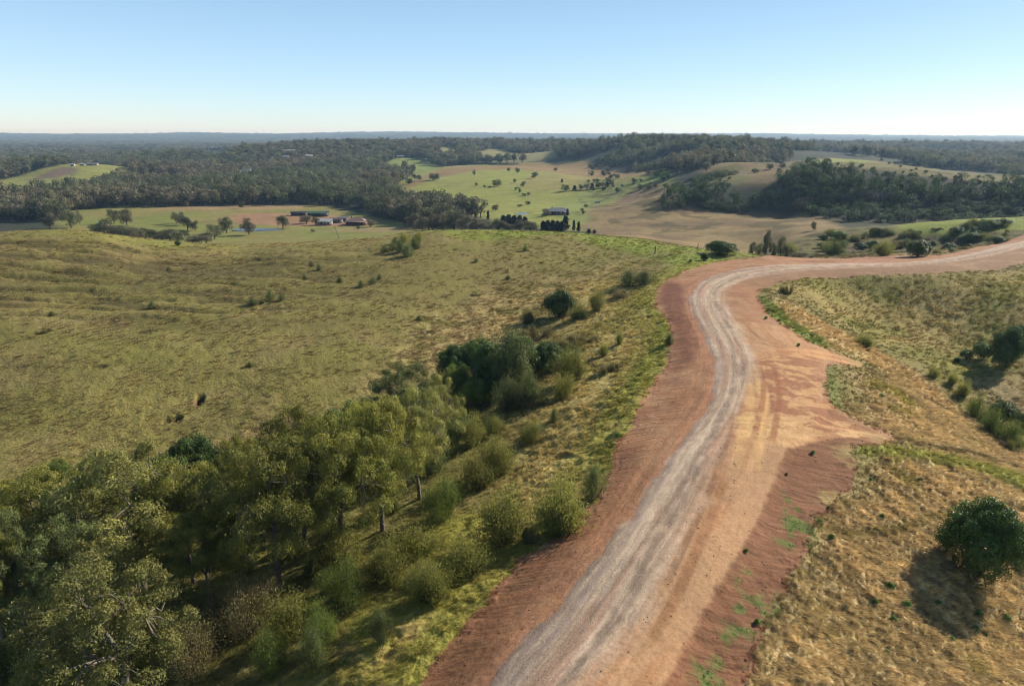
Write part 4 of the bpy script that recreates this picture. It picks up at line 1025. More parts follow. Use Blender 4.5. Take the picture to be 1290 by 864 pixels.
far_plants('hillside_tree', ['dark spreading tree on the skyline of the brown spur','rounded brown tree standing out at the foot of the dark hillside','large dark tree at the head of the wooded hillside','grey crowned tree on the brown hilltop beside the wood','dark tree on the left ridge of the brown spur'], 'tree', 'single trees of the right hand hill',
  [(890,216,203,14),(1010,268,246,26),(1023,228,208,22),(1072,222,203,20),(1003,232,212,18)], ['tree4', 'tree1', 'tree4', 'tree2', 'tree4'])

# ------------------------------------------------------------------ woods
R1 = smooth(poly([(1000,266),(992,262),(972,246),(985,222),(1020,214),(1060,222),(1085,231),(1180,237),(1290,235),(1400,236),(1400,270),(1290,275),(1200,277),(1130,281),(1060,280),(1030,274)]), 1, True)
R2 = smooth(poly([(830,266),(835,254),(848,246),(880,243),(920,246),(968,249),(985,252),(975,270),(950,264),(905,266),(870,262)]), 1, True)
R3 = smooth(poly([(868,234),(885,222),(915,216),(930,218),(905,228),(885,232)]), 1, True)
def forest_ok(x, y):
    ok = (y > 330)
    for nm, P in cpoly.items():
        if nm.startswith(('P1', 'P2', 'P3', 'P4', 'P5', 'P6', 'P7', 'P8')) and nm not in ('P2br', 'P3b', 'P3c', 'P3g', 'P8g'):
            ok &= ~inside(P, x, y)
    return ok
Pz = np.array([[(p-645)/F*Y_/(cp+.3023*sp)*1.0, Y_] for p, Y_ in ((-400,560),(60,470),(95,560),(300,590),(430,585),(520,430),(560,430),(640,520),(690,560),(740,640),(800,700),(900,650),(1290,640),(1900,640))])
def lower_y(x, y):      # the wood starts behind this line, except on its own hillsides
    s = x/y
    return np.interp(s, Pz[:, 0]/Pz[:, 1], Pz[:, 1])
pts = []
rf = np.random.default_rng(5)
def scatter(y0, y1, sp_, jit=.42):
    ys = np.arange(y0, y1, sp_)
    for yy in ys:
        xs = np.arange(-.93*yy, .93*yy, sp_*1.0)
        yield np.stack([xs+rf.normal(size=len(xs))*sp_*jit, yy+rf.normal(size=len(xs))*sp_*jit], -1)
cand = []
yy = 330.
while yy < 12500:
    sp_ = (6.4 if abs(yy-440) < 95 else 8.2) if yy < 900 else 8.2*(yy/900)**.82
    xs = np.arange(-.93*yy, .93*yy, sp_)
    cand.append(np.stack([xs+rf.normal(size=len(xs))*sp_*.35, yy+rf.normal(size=len(xs))*sp_*.35, np.full(len(xs), sp_)], -1)); yy += sp_
cand = np.concatenate(cand)
X, Y, SP = cand.T
inR1 = inside(R1, X, Y); inR2 = inside(R2, X, Y); inR3 = inside(R3, X, Y)
main = forest_ok(X, Y) & (Y > lower_y(X, Y))
# open grassy gaps on the far knobs
gap = fbm(X/90, Y/90, 3, 301)
knob = (X/Y > .02) & (Y > 800) & (Y < 2200)
main &= ~(knob & (gap > .51))
main &= ~((X/Y > .27) & (Y > 640) & (gap > .60)) & ~((Y > 2200) & (fbm(X/500, Y/250, 2, 302) > .66))
hill = inR1 | inR2 | inR3
keep = main | hill
X, Y, SP, hill, r3 = X[keep], Y[keep], SP[keep], hill[keep], (inR1[keep])
Z = H(X, Y)
n = len(X); print('trees', n)
pxs = 645+F*X/(Y*cp+(CAMZ-Z)*sp)
pys = 432+F*((CAMZ-Z)*cp-Y*sp)/(Y*cp+(CAMZ-Z)*sp)
pat = fbm(X/120, Y/120, 3, 303)
hgt = (10.5+7.5*rf.random(n)**1.3)*(1+(SP/8.2-1)*.08); wid = (9+6.5*rf.random(n))*(np.maximum(SP, 8.2)/8.2)**.92
hs = np.where(hill, 7.5+4.5*rf.random(n), hgt); ws = np.where(hill, 7+5*rf.random(n), wid)
low = hill & (pys > 262); hs = np.where(low, 4.5+2.5*rf.random(n), hs)
hs = np.where(inR3[keep], 4.5, hs)
kind = np.where(hill, 4+(rf.random(n) < .5), np.where(pat+rf.random(n)*.3 < .62, rf.integers(0, 2, n), rf.integers(2, 4, n)))
rimlit = hill & (pxs > 1085) & (pxs < 1235) & (pys > 232) & (pys < 262) & (fbm(X/14, Y/14, 2, 304) > .67)
kind = np.where(rimlit, 6, kind); hs = np.where(rimlit, 8, hs)
big_ = (~hill) & (rf.random(n) < .06); hs = np.where(big_, hs*1.3, hs)
vis = (pxs > -10) & (pxs < 1300)
order = np.argsort(np.where(vis, Y, 1e9))
hillidx = [i for i in order if vis[i] and hill[i]][:230]
woodidx = [i for i in order if vis[i] and not hill[i]][:280]
used = np.zeros(n, bool)
for lst, nm, grp in ((hillidx, 'hillside_tree', 0), (woodidx, 'woodland_tree', 1)):
    for i in lst:
        used[i] = True
        _, me, h0, w0 = KINDS[FW[int(kind[i])]]
        o = link(nm, me); o.location = (X[i], Y[i], Z[i]-.3); o.rotation_euler = (0, 0, random.random()*6.28); o.scale = (ws[i]/w0, ws[i]/w0, hs[i]/h0)
        if grp == 0:
            if rimlit[i]: tag(o, 'rounded green tree with rim light painted into silvery leaves on the dark wooded hillside', 'tree', 'rim lit trees of the wooded hillside')
            else: tag(o, 'dark green tree in the dense thicket on the shaded hillside beyond the road', 'tree', 'dark trees of the wooded hillside')
        elif pxs[i] < 440: tag(o, 'dull olive gum in the front rows of the wood edging the dam paddock', 'tree', 'front rows of the wood behind the dam paddock')
        elif pxs[i] < 760: tag(o, 'grey green gum in the wood closing the left side of the bright valley field', 'tree', 'wood edge beside the bright valley field')
        else: tag(o, 'hazy blue green tree in the wood behind the brown hilltop', 'tree', 'wood behind the brown hilltop')
# the rest: one mass of distant wood
def instancer(name, P, scl, rot, kindidx, sources, tint=None, label=None):
    me = bpy.data.meshes.new(name); me.vertices.add(len(P)); me.vertices.foreach_set('co', np.ascontiguousarray(P, np.float32).ravel())
    a = me.attributes.new('scl', 'FLOAT_VECTOR', 'POINT'); a.data.foreach_set('vector', np.ascontiguousarray(scl, np.float32).ravel())
    a = me.attributes.new('rot', 'FLOAT_VECTOR', 'POINT'); a.data.foreach_set('vector', np.ascontiguousarray(rot, np.float32).ravel())
    a = me.attributes.new('kindidx', 'INT', 'POINT'); a.data.foreach_set('value', np.ascontiguousarray(kindidx, np.int32))
    if tint is not None:
        a = me.attributes.new('tint', 'FLOAT_VECTOR', 'POINT'); a.data.foreach_set('vector', np.ascontiguousarray(tint, np.float32).ravel())
    me.update()
    cl_ = bpy.data.collections.new(name+'_kinds')
    for k, sm in enumerate(sources):
        q = bpy.data.objects.new('%s_kind_%02d' % (name, k), sm); cl_.objects.link(q)
    o = link(name, me)
    ng = bpy.data.node_groups.new(name, 'GeometryNodeTree')
    ng.interface.new_socket('Geometry', in_out='INPUT', socket_type='NodeSocketGeometry'); ng.interface.new_socket('Geometry', in_out='OUTPUT', socket_type='NodeSocketGeometry')
    N_ = ng.nodes; gi = N_.new('NodeGroupInput'); go = N_.new('NodeGroupOutput'); ip = N_.new('GeometryNodeInstanceOnPoints'); ci = N_.new('GeometryNodeCollectionInfo')
    ci.inputs[0].default_value = cl_; ci.inputs[1].default_value = True; ci.inputs[2].default_value = True
    def na(nm, t):
        x = N_.new('GeometryNodeInputNamedAttribute'); x.data_type = t; x.inputs[0].default_value = nm; return x.outputs[0]
    Lk = ng.links
    Lk.new(gi.outputs[0], ip.inputs['Points']); Lk.new(ci.outputs[0], ip.inputs['Instance']); ip.inputs['Pick Instance'].default_value = True
    Lk.new(na('kindidx', 'INT'), ip.inputs['Instance Index']); Lk.new(na('scl', 'FLOAT_VECTOR'), ip.inputs['Scale'])
    er = N_.new('FunctionNodeEulerToRotation'); Lk.new(na('rot', 'FLOAT_VECTOR'), er.inputs[0]); Lk.new(er.outputs[0], ip.inputs['Rotation'])
    Lk.new(ip.outputs[0], go.inputs[0])
    md = o.modifiers.new('scatter', 'NODES'); md.node_group = ng
    return tag(o, label, None, None, 'stuff')
u = ~used
zr = np.zeros(n)
instancer('distant_forest', np.stack([X, Y, Z-.4], -1)[u], np.stack([ws/10, ws/10, hs/12], -1)[u], np.stack([zr, zr, rf.random(n)*6.28], -1)[u], kind[u], [KINDS[k][1] for k in FW],
          label='distant blue green eucalypt forest covering the valley to the horizon')

# ------------------------------------------------------------------ grass
def tuft(name, seed, blades=26, h=.5, spread=.22, lean=(0, 0), wdt=.035, fan=.55):
    rng = np.random.default_rng(seed); V, Qd, R = [], [], []
    for i in range(blades):
        a = rng.random()*6.28; r = spread*rng.random()**.5; b0 = np.array([cos(a)*r, sin(a)*r, -.05])
        L = h*(.6+.5*rng.random()); o_ = np.array([cos(a), sin(a), 0])*fan*L*rng.random()+np.array([lean[0], lean[1], 0])*L
        m = b0+o_*.35+np.array([0, 0, L*.65]); e = b0+o_*1.05+np.array([0, 0, L*.9])
        s_ = np.array([-sin(a+.6), cos(a+.6), 0])*wdt*(.7+.6*rng.random())
        k = len(V)*1; V += [b0-s_*.6, b0+s_*.6, m+s_*.5, m-s_*.5, e+s_*.12, e-s_*.12]; Qd += [[k, k+1, k+2, k+3], [k+3, k+2, k+4, k+5]]
        t_ = rng.random(); R += [t_*.5, t_*.6+.4]
    me = newmesh(name, np.array(V), np.array(Qd), [ML['grass']]); vflt(me, 'rnd_top', np.array(R), 'FACE'); return me
TS = [tuft('tuft', 400+i, 30, .5, .22, (.75, -.68), .024, .35) for i in range(3)]+[tuft('tuft', 410+i, 30, .36, .24, (0, 0), .034, .9) for i in range(3)]
CG = [a.reshape(NY, NS) for a in (gold, strip, tuss, paddock, scr, gl)]
rg_ = np.random.default_rng(17)
def sample_zone(nn, y0, y1, dens):
    """random ground spots with a density per square metre given by dens(x, y)"""
    A = .5*(y1*y1-y0*y0)*2.0
    m_ = int(A*nn); yv = np.sqrt(rg_.random(m_)*(y1*y1-y0*y0)+y0*y0); xv = (rg_.random(m_)*2-1)*yv
    m0 = np.abs(xv/yv) < 1.0
    return xv[m0], yv[m0]
XS, YS, SC, KD, TI = [], [], [], [], []
for (y0, y1, nn, s0) in ((24, 62, 22.0, .66), (62, 105, 9.0, .92), (105, 160, 3.6, 1.3), (160, 235, 1.8, 1.5)):
    xv, yv = sample_zone(nn, y0, y1, None)
    dd = bil(dD, xv, yv); g_ = bil(CG[0], xv, yv); st_ = bil(CG[1], xv, yv); tu = bil(CG[2], xv, yv); pa = bil(CG[3], xv, yv); sc_ = bil(CG[4], xv, yv)
    pt = fbm(xv/2.2, yv/2.2, 3, 305)
    clus = fbm(xv/6, yv/5, 3, 306); pt = np.where((xv < -5) & (yv > 68) & (tu < .5) & (st_ < .3), pt-.12+(clus-.5)*.9, pt)
    pr = .4+.7*g_+.6*st_+.7*tu+.35*pa+.6*sc_
    okk = (rg_.random(len(xv)) < pr*sstep(.3, .55, pt+.12*rg_.random(len(xv))+.2*g_)) & (dd < .1+.35*rg_.random(len(xv)))
    zz = H(xv, yv); px_ = 645+F*xv/(yv*cp+(CAMZ-zz)*sp); py_ = 432+F*((CAMZ-zz)*cp-yv*sp)/(yv*cp+(CAMZ-zz)*sp)
    okk &= (px_ > -60) & (px_ < 1350) & (py_ < 940)
    xv, yv, zz, g_ = xv[okk], yv[okk], zz[okk], g_[okk]
    c_ = np.stack([bil(col[..., i], xv, yv) for i in range(3)], -1)
    XS.append(np.stack([xv, yv, zz-.03], -1)); s_ = s0*(.55+.75*rg_.random(len(xv))**1.3); h_ = s_*np.clip(.62+.3*g_, .5, 1)*.95
    SC.append(np.stack([s_, s_, h_], -1)); KD.append(np.where(rg_.random(len(xv)) < g_, rg_.integers(0, 3, len(xv)), rg_.integers(3, 6, len(xv))))
    lh = (xv < -5-.0*yv)*(yv > 68)*(1-bil(CG[1], xv, yv))*(1-g_)*(dd[okk] < -3)
    tanc = np.asarray(C(168, 146, 104)*K)
    c_ = c_*(1-.55*lh[:, None])+tanc*.55*lh[:, None]
    br = (.8+.55*rg_.random(len(xv)))[:, None]
    TI.append(c_*br*np.array([1.2, 1.17, 1.12])*(1+.12*g_[:, None]))
P_ = np.concatenate(XS); print('tufts', len(P_))
rot = np.zeros_like(P_); rot[:, 2] = np.where(np.concatenate(KD) < 3, rg_.normal(size=len(P_))*.5, rg_.random(len(P_))*6.28)
instancer('grass_tussocks', P_, np.concatenate(SC), rot, np.concatenate(KD), TS, np.concatenate(TI), 'dry tussock grass growing over the hills')
# ------------------------------------------------------------------ low leafy weeds on the batter toe (too many to count)
xv = rg_.random(70000)*40+6; yv = rg_.random(70000)*50+26
wv_ = bil(weed.astype(float), xv, yv); kk = (rg_.random(len(xv)) < wv_*.5)
gs = bil((gstrip2+gstrip).astype(float), xv, yv)
xv, yv = xv[kk], yv[kk]
P_ = np.stack([xv, yv, H(xv, yv)-.03], -1); n_ = len(P_); s_ = .14+.3*rg_.random(n_)**2
s_ = .3+.4*rg_.random(n_)**2
gt = np.asarray([C(96, 138, 58), C(120, 150, 70), C(86, 126, 58)])[rg_.integers(0, 3, n_)]*1.5
instancer('green_weeds', P_, np.stack([s_, s_, s_*.45], -1), np.stack([np.zeros(n_), np.zeros(n_), rg_.random(n_)*6.28], -1), rg_.integers(3, 6, n_), TS, gt, label='low green grassy weeds spreading over the red batter')
# stones and clods pushed to the edges of the earthworks
ico = []
for j in range(3):
    rr = np.random.default_rng(600+j); ph = (1+5**.5)/2
    v = np.array([[-1,ph,0],[1,ph,0],[-1,-ph,0],[1,-ph,0],[0,-1,ph],[0,1,ph],[0,-1,-ph],[0,1,-ph],[ph,0,-1],[ph,0,1],[-ph,0,-1],[-ph,0,1]])/1.9
    v = v*(.7+.5*rr.random((12, 1)))
    f_ = np.array([[0,11,5],[0,5,1],[0,1,7],[0,7,10],[0,10,11],[1,5,9],[5,11,4],[11,10,2],[10,7,6],[7,1,8],[3,9,4],[3,4,2],[3,2,6],[3,6,8],[3,8,9],[4,9,5],[2,4,11],[6,2,10],[8,6,7],[9,8,1]])
    ico.append(newmesh('clod', v, f_, [CLOD := (globals().get('CLOD') or plain_mat('clay_clod', (172,120,94), (130,86,66), 2, .95, .8))]))
xv = rg_.random(160000)*100-20; yv = rg_.random(160000)*120+26
dd = bil(dD, xv, yv); dg = bil(dG, xv, yv); pp = np.where((dd > -.4) & (dd < .7), .8, np.where((dd > 0) & (dg < -.6), .16, 0))*np.clip(60/yv, 0, 1)
kk = rg_.random(len(xv)) < pp; xv, yv = xv[kk], yv[kk]; n_ = len(xv); s_ = .015+.06*rg_.random(n_)**4
instancer('earth_clods', np.stack([xv, yv, H(xv, yv)], -1), np.stack([s_, s_*1.2, s_*.7], -1), rg_.random((n_, 3))*6, rg_.integers(0, 3, n_), ico, label='small clods and stones strewn over the red earthworks')

# ------------------------------------------------------------------ water
def water_mat(name, c_, rough=.08):
    m, nt, _, _ = newmat(name); b = NB(nt); out = b.n('ShaderNodeOutputMaterial'); p = b.n('ShaderNodeBsdfPrincipled'); b.l(p.outputs[0], out.inputs[0])
    p.inputs['Base Color'].default_value = tuple(lin(*c_))+(1,); p.inputs['Roughness'].default_value = rough; p.inputs['Specular IOR Level'].default_value = .35
    g = b.n('ShaderNodeNewGeometry'); bp = b.n('ShaderNodeBump'); bp.inputs['Strength'].default_value = .25; bp.inputs['Distance'].default_value = .05
    b.l(b.noise(g.outputs['Position'], .8, 3), bp.inputs['Height']); b.l(bp.outputs[0], p.inputs['Normal']); return m
MW_ = water_mat('dam_water', (84, 92, 98), .3)
for nm, lab in (('farm dam', 'farm dam water shining behind the dark spreading tree'), ('valley pond', 'small blue pond left of the valley house')):
    Q_ = ponds[nm]; c0 = Q_.mean(0); P_ = c0+(Q_-c0)*1.0; z = ponds[nm+'z']
    me = bpy.data.meshes.new('pond_water'); me.from_pydata([(a, b_, z) for a, b_ in P_], [], [list(range(len(P_)))]); me.materials.append(MW_)
    o = link('pond_water', me); tag(o, lab, None, None, 'structure')

# ------------------------------------------------------------------ farm buildings
def flat_mat(nm, c_, rough=.6, k=.8): return plain_mat(nm, c_, tuple(int(v*.86) for v in c_), 1.2, rough, k, .1)
BM = dict(white=flat_mat('white_iron', (222,222,218), .5, .75), pink=flat_mat('faded_pink_tiles', (186,148,130)), green=flat_mat('green_iron', (84,124,96)), dark=flat_mat('dark_iron', (66,68,70)), cream=flat_mat('cream_wall', (200,190,170)),
          grey=flat_mat('grey_iron', (150,152,154)), brick=flat_mat('brown_brick', (134,98,80)), glass=flat_mat('window_glass', (40,48,54), .15), timber=flat_mat('grey_timber', (120,112,100)), red=flat_mat('rusty_iron', (124,98,86)))
def boxes(lst):
    V, Qs, o = [], [], 0
    f = np.array([[0,2,3,1],[4,5,7,6],[0,1,5,4],[2,6,7,3],[0,4,6,2],[1,3,7,5]])
    for a, b_ in lst:
        V.append(np.array([[x, y, z] for x in (a[0], b_[0]) for y in (a[1], b_[1]) for z in (a[2], b_[2])])); Qs.append(f+o); o += 8
    return np.concatenate(V).astype(float), np.concatenate(Qs)
def building(name, lab, cat, spot, L, D, hw, roof, wall, rotz, rise=1.4, windows=3, door=True, hip=0., group='farm buildings in the valley', porch=False, sc=1.):
    x, y, z = spot
    o = bpy.data.objects.new(name, None); COL.objects.link(o); o.location = (x, y, z); o.rotation_euler = (0, 0, rotz); o.scale = (sc, sc, sc); tag(o, lab, cat, group)
    v, q = boxes([((-L/2, -D/2, -.6), (L/2, D/2, hw))])
    g = np.array([[-L/2, -D/2, hw], [-L/2, D/2, hw], [-L/2, 0, hw+rise*.93], [-L/2+.01, 0, hw+rise*.93], [L/2, -D/2, hw], [L/2, D/2, hw], [L/2, 0, hw+rise*.93], [L/2-.01, 0, hw+rise*.93]])
    if hip == 0: v = np.concatenate([v, g]); q = np.concatenate([q, [[8,9,10,11],[12,13,14,15]]])
    link('wall', newmesh(name+'_wall', v, q, [BM[wall]]), o)
    e = .5; hx = hip*D/2
    a = np.array([[-L/2-e, -D/2-e, hw-.05], [L/2+e, -D/2-e, hw-.05], [L/2+e-hx, 0, hw+rise], [-L/2-e+hx, 0, hw+rise], [L/2+e, D/2+e, hw-.05], [-L/2-e, D/2+e, hw-.05]])
    rq = [[0,1,2,3],[5,3,2,4]]+([[0,3,5,5],[1,4,2,2]] if hip else [])
    rv = np.concatenate([a, a-np.array([0, 0, .12])]); rq2 = [[0,1,2,3],[5,3,2,4],[7,6,9,8],[9,11,10,8],[0,6,7,1],[5,4,10,11]]
    if hip: rq2 += [[0,3,5,11],[1,7,10,4]]; rq2[-2] = [0,3,5,5]; rq2[-1] = [1,4,2,2]
    me = bpy.data.meshes.new(name+'_roof'); me.from_pydata(rv.tolist(), [], [list(dict.fromkeys(f_)) for f_ in rq2]); me.materials.append(BM[roof])
    r_ = link('roof', me, o)
    v, q = boxes([((-L*.3, .4, hw+rise*.35), (-L*.3+.7, 1.1, hw+rise+.7))])
    if hip: link('chimney', newmesh('chimney', v, q, [BM['brick']]), r_)
    for i in range(windows):
        cx = -L/2+L*(i+.5)/windows
        v, q = boxes([((cx-.75, -D/2-.06, .9), (cx+.75, -D/2-.01, 2.1))]); w_ = link('window', newmesh('window', v, q, [BM['cream']]), o)
        v, q = boxes([((cx-.65, -D/2-.09, 1.0), (cx+.65, -D/2-.065, 2.0))]); link('pane', newmesh('pane', v, q, [BM['glass']]), w_)
    if door:
        cx = -L/2+L/windows if windows > 1 else L*.25
        v, q = boxes([((cx-.45, -D/2-.07, 0), (cx+.45, -D/2-.012, 2.05))]); link('door', newmesh('door', v, q, [BM['timber']]), o)
    if porch:
        v, q = boxes([((-L/2, -D/2-2.6, 2.35), (L/2, -D/2-.1, 2.5))]); link('verandah_roof', newmesh('verandah_roof', v, q, [BM[roof]]), o)
        for i in range(5):
            cx = -L/2+.2+(L-.4)*i/4; v, q = boxes([((cx-.07, -D/2-2.5, -.4), (cx+.07, -D/2-2.36, 2.35))]); link('post', newmesh('post', v, q, [BM['timber']]), o)
    return o
building('farm_shed', 'white roofed shed at the middle of the farm', 'shed', PADS['white'], 9, 6, 2.7, 'white', 'cream', .15, 1.5, 2)
building('farmhouse', 'farmhouse with a faded pink tiled roof and shady verandah', 'house', PADS['pink'], 13, 8, 2.5, 'pink', 'brick', -.12, 2.2, 4, hip=1., porch=True)
building('farm_shed', 'long shed with a green roof behind the farm', 'shed', PADS['green'], 14, 6, 2.6, 'green', 'dark', .05, 1.2, 3)
building('farm_shed', 'low dark shed at the left of the farm', 'shed', PADS['dark'], 11, 5, 2.3, 'dark', 'dark', .0, .8, 2)
building('farm_shed', 'small rusty roofed shed between the white shed and the farmhouse', 'shed', PADS['mid'], 8, 5, 2.3, 'red', 'grey', .1, 1, 2)
building('farm_shed', 'small grey roofed shed behind the rusty one', 'shed', PADS['carport'], 6, 4.5, 2.3, 'grey', 'timber', .1, .9, 1)
building('valley_house', 'grey and white roofed house among trees in the valley', 'house', PADS['valley'], 15, 8, 2.6, 'grey', 'cream', .05, 2.0, 5, hip=1., porch=True)
building('hill_shed', 'tiny white shed at the left on the green hilltop', 'shed', PADS['hut'], 5, 4, 2.5, 'white', 'white', .1, 1, 1, group='tiny buildings on the green hilltop')
building('hill_shed', 'tiny pale shed in the middle of the green hilltop', 'shed', PADS['hutb'], 6, 4, 2.3, 'white', 'grey', .1, 1, 1, group='tiny buildings on the green hilltop')
building('hill_house', 'small pale roofed house at the right on the green hilltop', 'house', PADS['hutc'], 14, 6, 2.3, 'grey', 'cream', .1, 1.4, 3, group='tiny buildings on the green hilltop')
building('hill_house', 'white house on the far green spur, left of its neighbours', 'house', PADS['ridge'], 14, 8, 3, 'white', 'white', .1, 2, 3, group='houses on the far green spur')
building('hill_house', 'dark roofed house beside the white one on the far spur', 'house', PADS['ridgeb'], 12, 8, 3, 'red', 'cream', .1, 2, 3, group='houses on the far green spur')
building('hill_house', 'pale house low at the right end of the far spur', 'house', PADS['ridgec'], 15, 8, 3, 'white', 'white', .1, 2, 3, group='houses on the far green spur')
for i, (px, py, L_, c_) in enumerate([(4,182,22,'cream'),(26,186,22,'white'),(35,189,16,'cream'),(54,190.5,14,'white'),(62,192,18,'white'),(72,193,18,'cream'),(313,224,11,'cream'),(309,227,10,'white'),(361,205,12,'white'),(358,197,18,'pink'),(369,197,16,'white'),(377,197.5,16,'red'),(390,204,12,'white'),(246,191,20,'white'),(270,190,18,'white'),(292,188,20,'cream'),(318,183,20,'white'),(236,234,7,'cream')]):
    x, y = at(px, py); z = float(H(x, y))
    building('distant_house', 'pale house roof showing above the treetops of the far forest', 'house', (x, y, z+7.5), L_, L_*.6, 3.2, c_, 'cream', random.random()*.6-.3, 2.2, 3, False, group='distant houses in the forest')
# parked van by the valley track
def vanmesh():
    x, y, z = PADS['van']
    o = bpy.data.objects.new('parked_van', None); COL.objects.link(o); o.location = (x, y, z); o.rotation_euler = (0, 0, .4); tag(o, 'white van parked on the green track right of the valley house', 'van')
    prof = [(-2.4, .4), (-2.4, 1.9), (-2.2, 2.05), (1.1, 2.05), (1.7, 1.25), (2.4, 1.0), (2.45, .4)]
    v = [(a, s_, b_) for s_ in (-.9, .9) for a, b_ in prof]; k = len(prof)
    f = [list(range(k-1, -1, -1)), list(range(k, 2*k))]+[[i, (i+1) % k, (i+1) % k+k, i+k] for i in range(k)]
    me = bpy.data.meshes.new('van_body'); me.from_pydata(v, [], f); me.materials.append(BM['white']); link('body', me, o)
    me = bpy.data.meshes.new('windscreen'); me.from_pydata([(1.16, -.8, 2.0), (1.72, -.8, 1.28), (1.72, .8, 1.28), (1.16, .8, 2.0)], [], [[0, 1, 2, 3]]); me.materials.append(BM['glass']); link('windscreen', me, o)
    for a in (-1.6, 1.6):
        for s_ in (-.85, .85):
            T_ = tube([(a, s_-.12, .35), (a, s_-.119, .35), (a, s_+.119, .35), (a, s_+.12, .35)], [.01, .34, .34, .01], 12); link('wheel', newmesh('wheel', T_[0], T_[1], [BM['dark']]), o)
vanmesh()
# posts and leaning pole
def post(px, b_, t_, lab, r=.09, cross=False):
    x, y = at(px, b_); z = float(H(x, y)); hh = size_at(x, y, z, t_)
    T_ = tube([(0, 0, -.3), (0.03, 0, hh*.5), (0.05, 0, hh-.03), (.05, 0, hh)], [r*1.1, r, r*.95, r*.3], 8)
    o = link('fence_post', newmesh('fence_post', T_[0], T_[1], [MW])); o.location = (x, y, z); tag(o, lab, 'post', 'old timber posts on the crest')
post(825, 320, 310, 'stout grey timber post on the slope below the bright crest', .16); post(879, 313, 306.5, 'thin post on the skyline of the bright crest', .1); post(789, 352, 345, 'short post beside the grey green sprawling shrubs', .08)
x, y = at(427, 300); z = float(H(x, y))
T_ = tube([(0, 0, -.5), (-2.2, 1.0, 6.5), (-2.25, 1.02, 6.55)], [.16, .11, .02], 8); o = bpy.data.objects.new('leaning_pole', None); COL.objects.link(o); o.location = (x, y, z)
tag(o, 'leaning grey timber pole with a crossbar in the paddock below the farm', 'pole')
link('shaft', newmesh('pole_shaft', T_[0], T_[1], [MW]), o); T_ = tube([(-3.0, 1.6, 6.0), (-2.9, 1.5, 6.0), (-1.3, .4, 6.1), (-1.2, .35, 6.1)], [.02, .06, .06, .02], 6); link('crossbar', newmesh('pole_bar', T_[0], T_[1], [MW]), o)
# pale fallen trunk on the scrubby slope
x, y = at(1146, 279); z = float(H(x, y)); T_ = tube([(-2.4, .6, 1.3), (-.8, .1, .8), (1, -.2, .4), (2.6, -.3, .1)], [.07, .16, .2, .24], 7); T2 = tube([(-.8, .1, .8), (-1.8, -.7, 1.5)], [.1, .04], 5)
v_, q_, r_ = merge([T_, T2]); o = link('fallen_log', newmesh('fallen_log', v_, q_, [plain_mat('bleached_wood', (210,204,192), (160,152,140), 3)])); o.location = (x, y, z); tag(o, 'bleached fallen trunk lying at the foot of the wooded hillside', 'log')
# ------------------------------------------------------------------ camera, sky, sun, air
cam = bpy.data.cameras.new('camera'); co_ = bpy.data.objects.new('camera', cam); COL.objects.link(co_)
cam.sensor_width = 36; cam.lens = 36*F/1290; cam.clip_end = 60000; cam.clip_start = .1
co_.location = (0, 0, CAMZ); co_.rotation_euler = (radians(90-16.82), 0, 0)
S.camera = co_
SUN_EL, SUN_AZ = 29.0, 57.0      # azimuth measured clockwise from +Y
w = bpy.data.worlds.new('World'); S.world = w; w.use_nodes = True
wn = w.node_tree; bg = wn.nodes['Background']
sky = wn.nodes.new('ShaderNodeTexSky'); sky.sky_type = 'NISHITA'; sky.sun_disc = False
sky.sun_elevation = radians(SUN_EL); sky.sun_rotation = radians(SUN_AZ); sky.altitude = 200; sky.air_density = 1.0; sky.dust_density = .25; sky.ozone_density = 1.6
hs_ = wn.nodes.new('ShaderNodeHueSaturation'); hs_.inputs['Saturation'].default_value = .92
vm_ = wn.nodes.new('ShaderNodeVectorMath'); vm_.operation = 'MULTIPLY'; vm_.inputs[1].default_value = SKYT
# less yellow near the horizon: the air here is clear and blue-white
gx = wn.nodes.new('ShaderNodeTexCoord'); sx = wn.nodes.new('ShaderNodeSeparateXYZ'); mr = wn.nodes.new('ShaderNodeMapRange'); mr.inputs[1].default_value = 0; mr.inputs[2].default_value = .2; mr.inputs[3].default_value = 1; mr.inputs[4].default_value = 0
wn.links.new(gx.outputs['Generated'], sx.inputs[0]); wn.links.new(sx.outputs[2], mr.inputs[0])
mx_ = wn.nodes.new('ShaderNodeMix'); mx_.data_type = 'RGBA'; mx_.blend_type = 'MULTIPLY'; mx_.inputs[7].default_value = HORT+(1,)
wn.links.new(mr.outputs[0], mx_.inputs[0]); sky2 = wn.nodes.new('ShaderNodeTexSky'); sky2.sky_type = 'NISHITA'; sky2.sun_disc = False; sky2.sun_elevation = radians(SUN_EL); sky2.sun_rotation = radians(SUN_AZ-100); sky2.altitude = 200; sky2.dust_density = .1; sky2.ozone_density = 1.6
sm_ = wn.nodes.new('ShaderNodeMix'); sm_.data_type = 'RGBA'; sm_.inputs[0].default_value = .4
wn.links.new(sky.outputs[0], sm_.inputs[6]); wn.links.new(sky2.outputs[0], sm_.inputs[7])
wn.links.new(sm_.outputs[2], hs_.inputs['Color']); wn.links.new(hs_.outputs[0], vm_.inputs[0]); wn.links.new(vm_.outputs[0], mx_.inputs[6])
wn.links.new(mx_.outputs[2], bg.inputs[0]); bg.inputs[1].default_value = SKYS
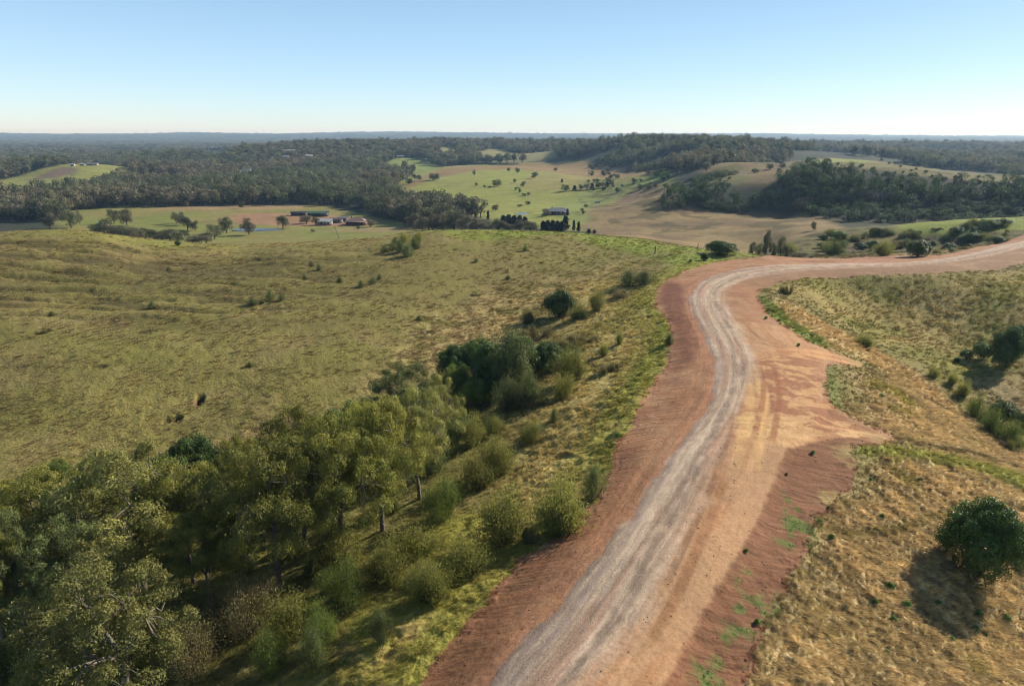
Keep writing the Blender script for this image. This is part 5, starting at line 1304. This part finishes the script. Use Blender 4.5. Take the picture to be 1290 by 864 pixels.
sd = bpy.data.lights.new('sun', 'SUN'); sd.energy = 7.5; sd.angle = radians(.53); sd.color = (1, .93, .82)
so = bpy.data.objects.new('sun', sd); COL.objects.link(so)
from mathutils import Vector
dv = Vector((sin(radians(SUN_AZ))*cos(radians(SUN_EL)), cos(radians(SUN_AZ))*cos(radians(SUN_EL)), sin(radians(SUN_EL))))
so.rotation_euler = dv.to_track_quat('Z', 'Y').to_euler()
# thin summer haze filling the valley air
def boxmesh(name, a, b, mats):
    v = np.array([[x, y, z] for x in (a[0], b[0]) for y in (a[1], b[1]) for z in (a[2], b[2])])
    f = np.array([[0,1,3,2],[4,6,7,5],[0,4,5,1],[2,3,7,6],[0,2,6,4],[1,5,7,3]])
    return newmesh(name, v, f, mats)
hm, nt, _, _ = newmat('haze'); b = NB(nt)
out = b.n('ShaderNodeOutputMaterial'); vs = b.n('ShaderNodeVolumeScatter'); vs.inputs['Color'].default_value = (.48, .72, 1, 1)
vs.inputs['Density'].default_value = HAZE; vs.inputs['Anisotropy'].default_value = .2
b.l(vs.outputs[0], out.inputs['Volume'])
if HAZE > 0:
    ho = link('haze', boxmesh('haze', (-16000, -60, -60), (16000, 14300, 130), [hm]))
    tag(ho, 'thin blue haze lying over the distant valleys', None, None, 'stuff')
S.render.engine = 'CYCLES'
c = S.cycles
c.max_bounces = 4; c.diffuse_bounces = 2; c.glossy_bounces = 1; c.transmission_bounces = 3; c.transparent_max_bounces = 4; c.volume_bounces = 0
c.caustics_reflective = False; c.caustics_refractive = False; c.sample_clamp_indirect = 3
c.use_adaptive_sampling = True; c.adaptive_threshold = .015
c.pixel_filter_type = 'BLACKMAN_HARRIS'; c.filter_width = 1.1
c.use_denoising = True
try: c.denoiser = 'OPENIMAGEDENOISE'; c.denoising_input_passes = 'RGB_ALBEDO_NORMAL'
except Exception: pass
S.view_settings.view_transform = 'Standard'; S.view_settings.look = 'None'; S.view_settings.exposure = 0; S.view_settings.gamma = 1
S.render.film_transparent = False
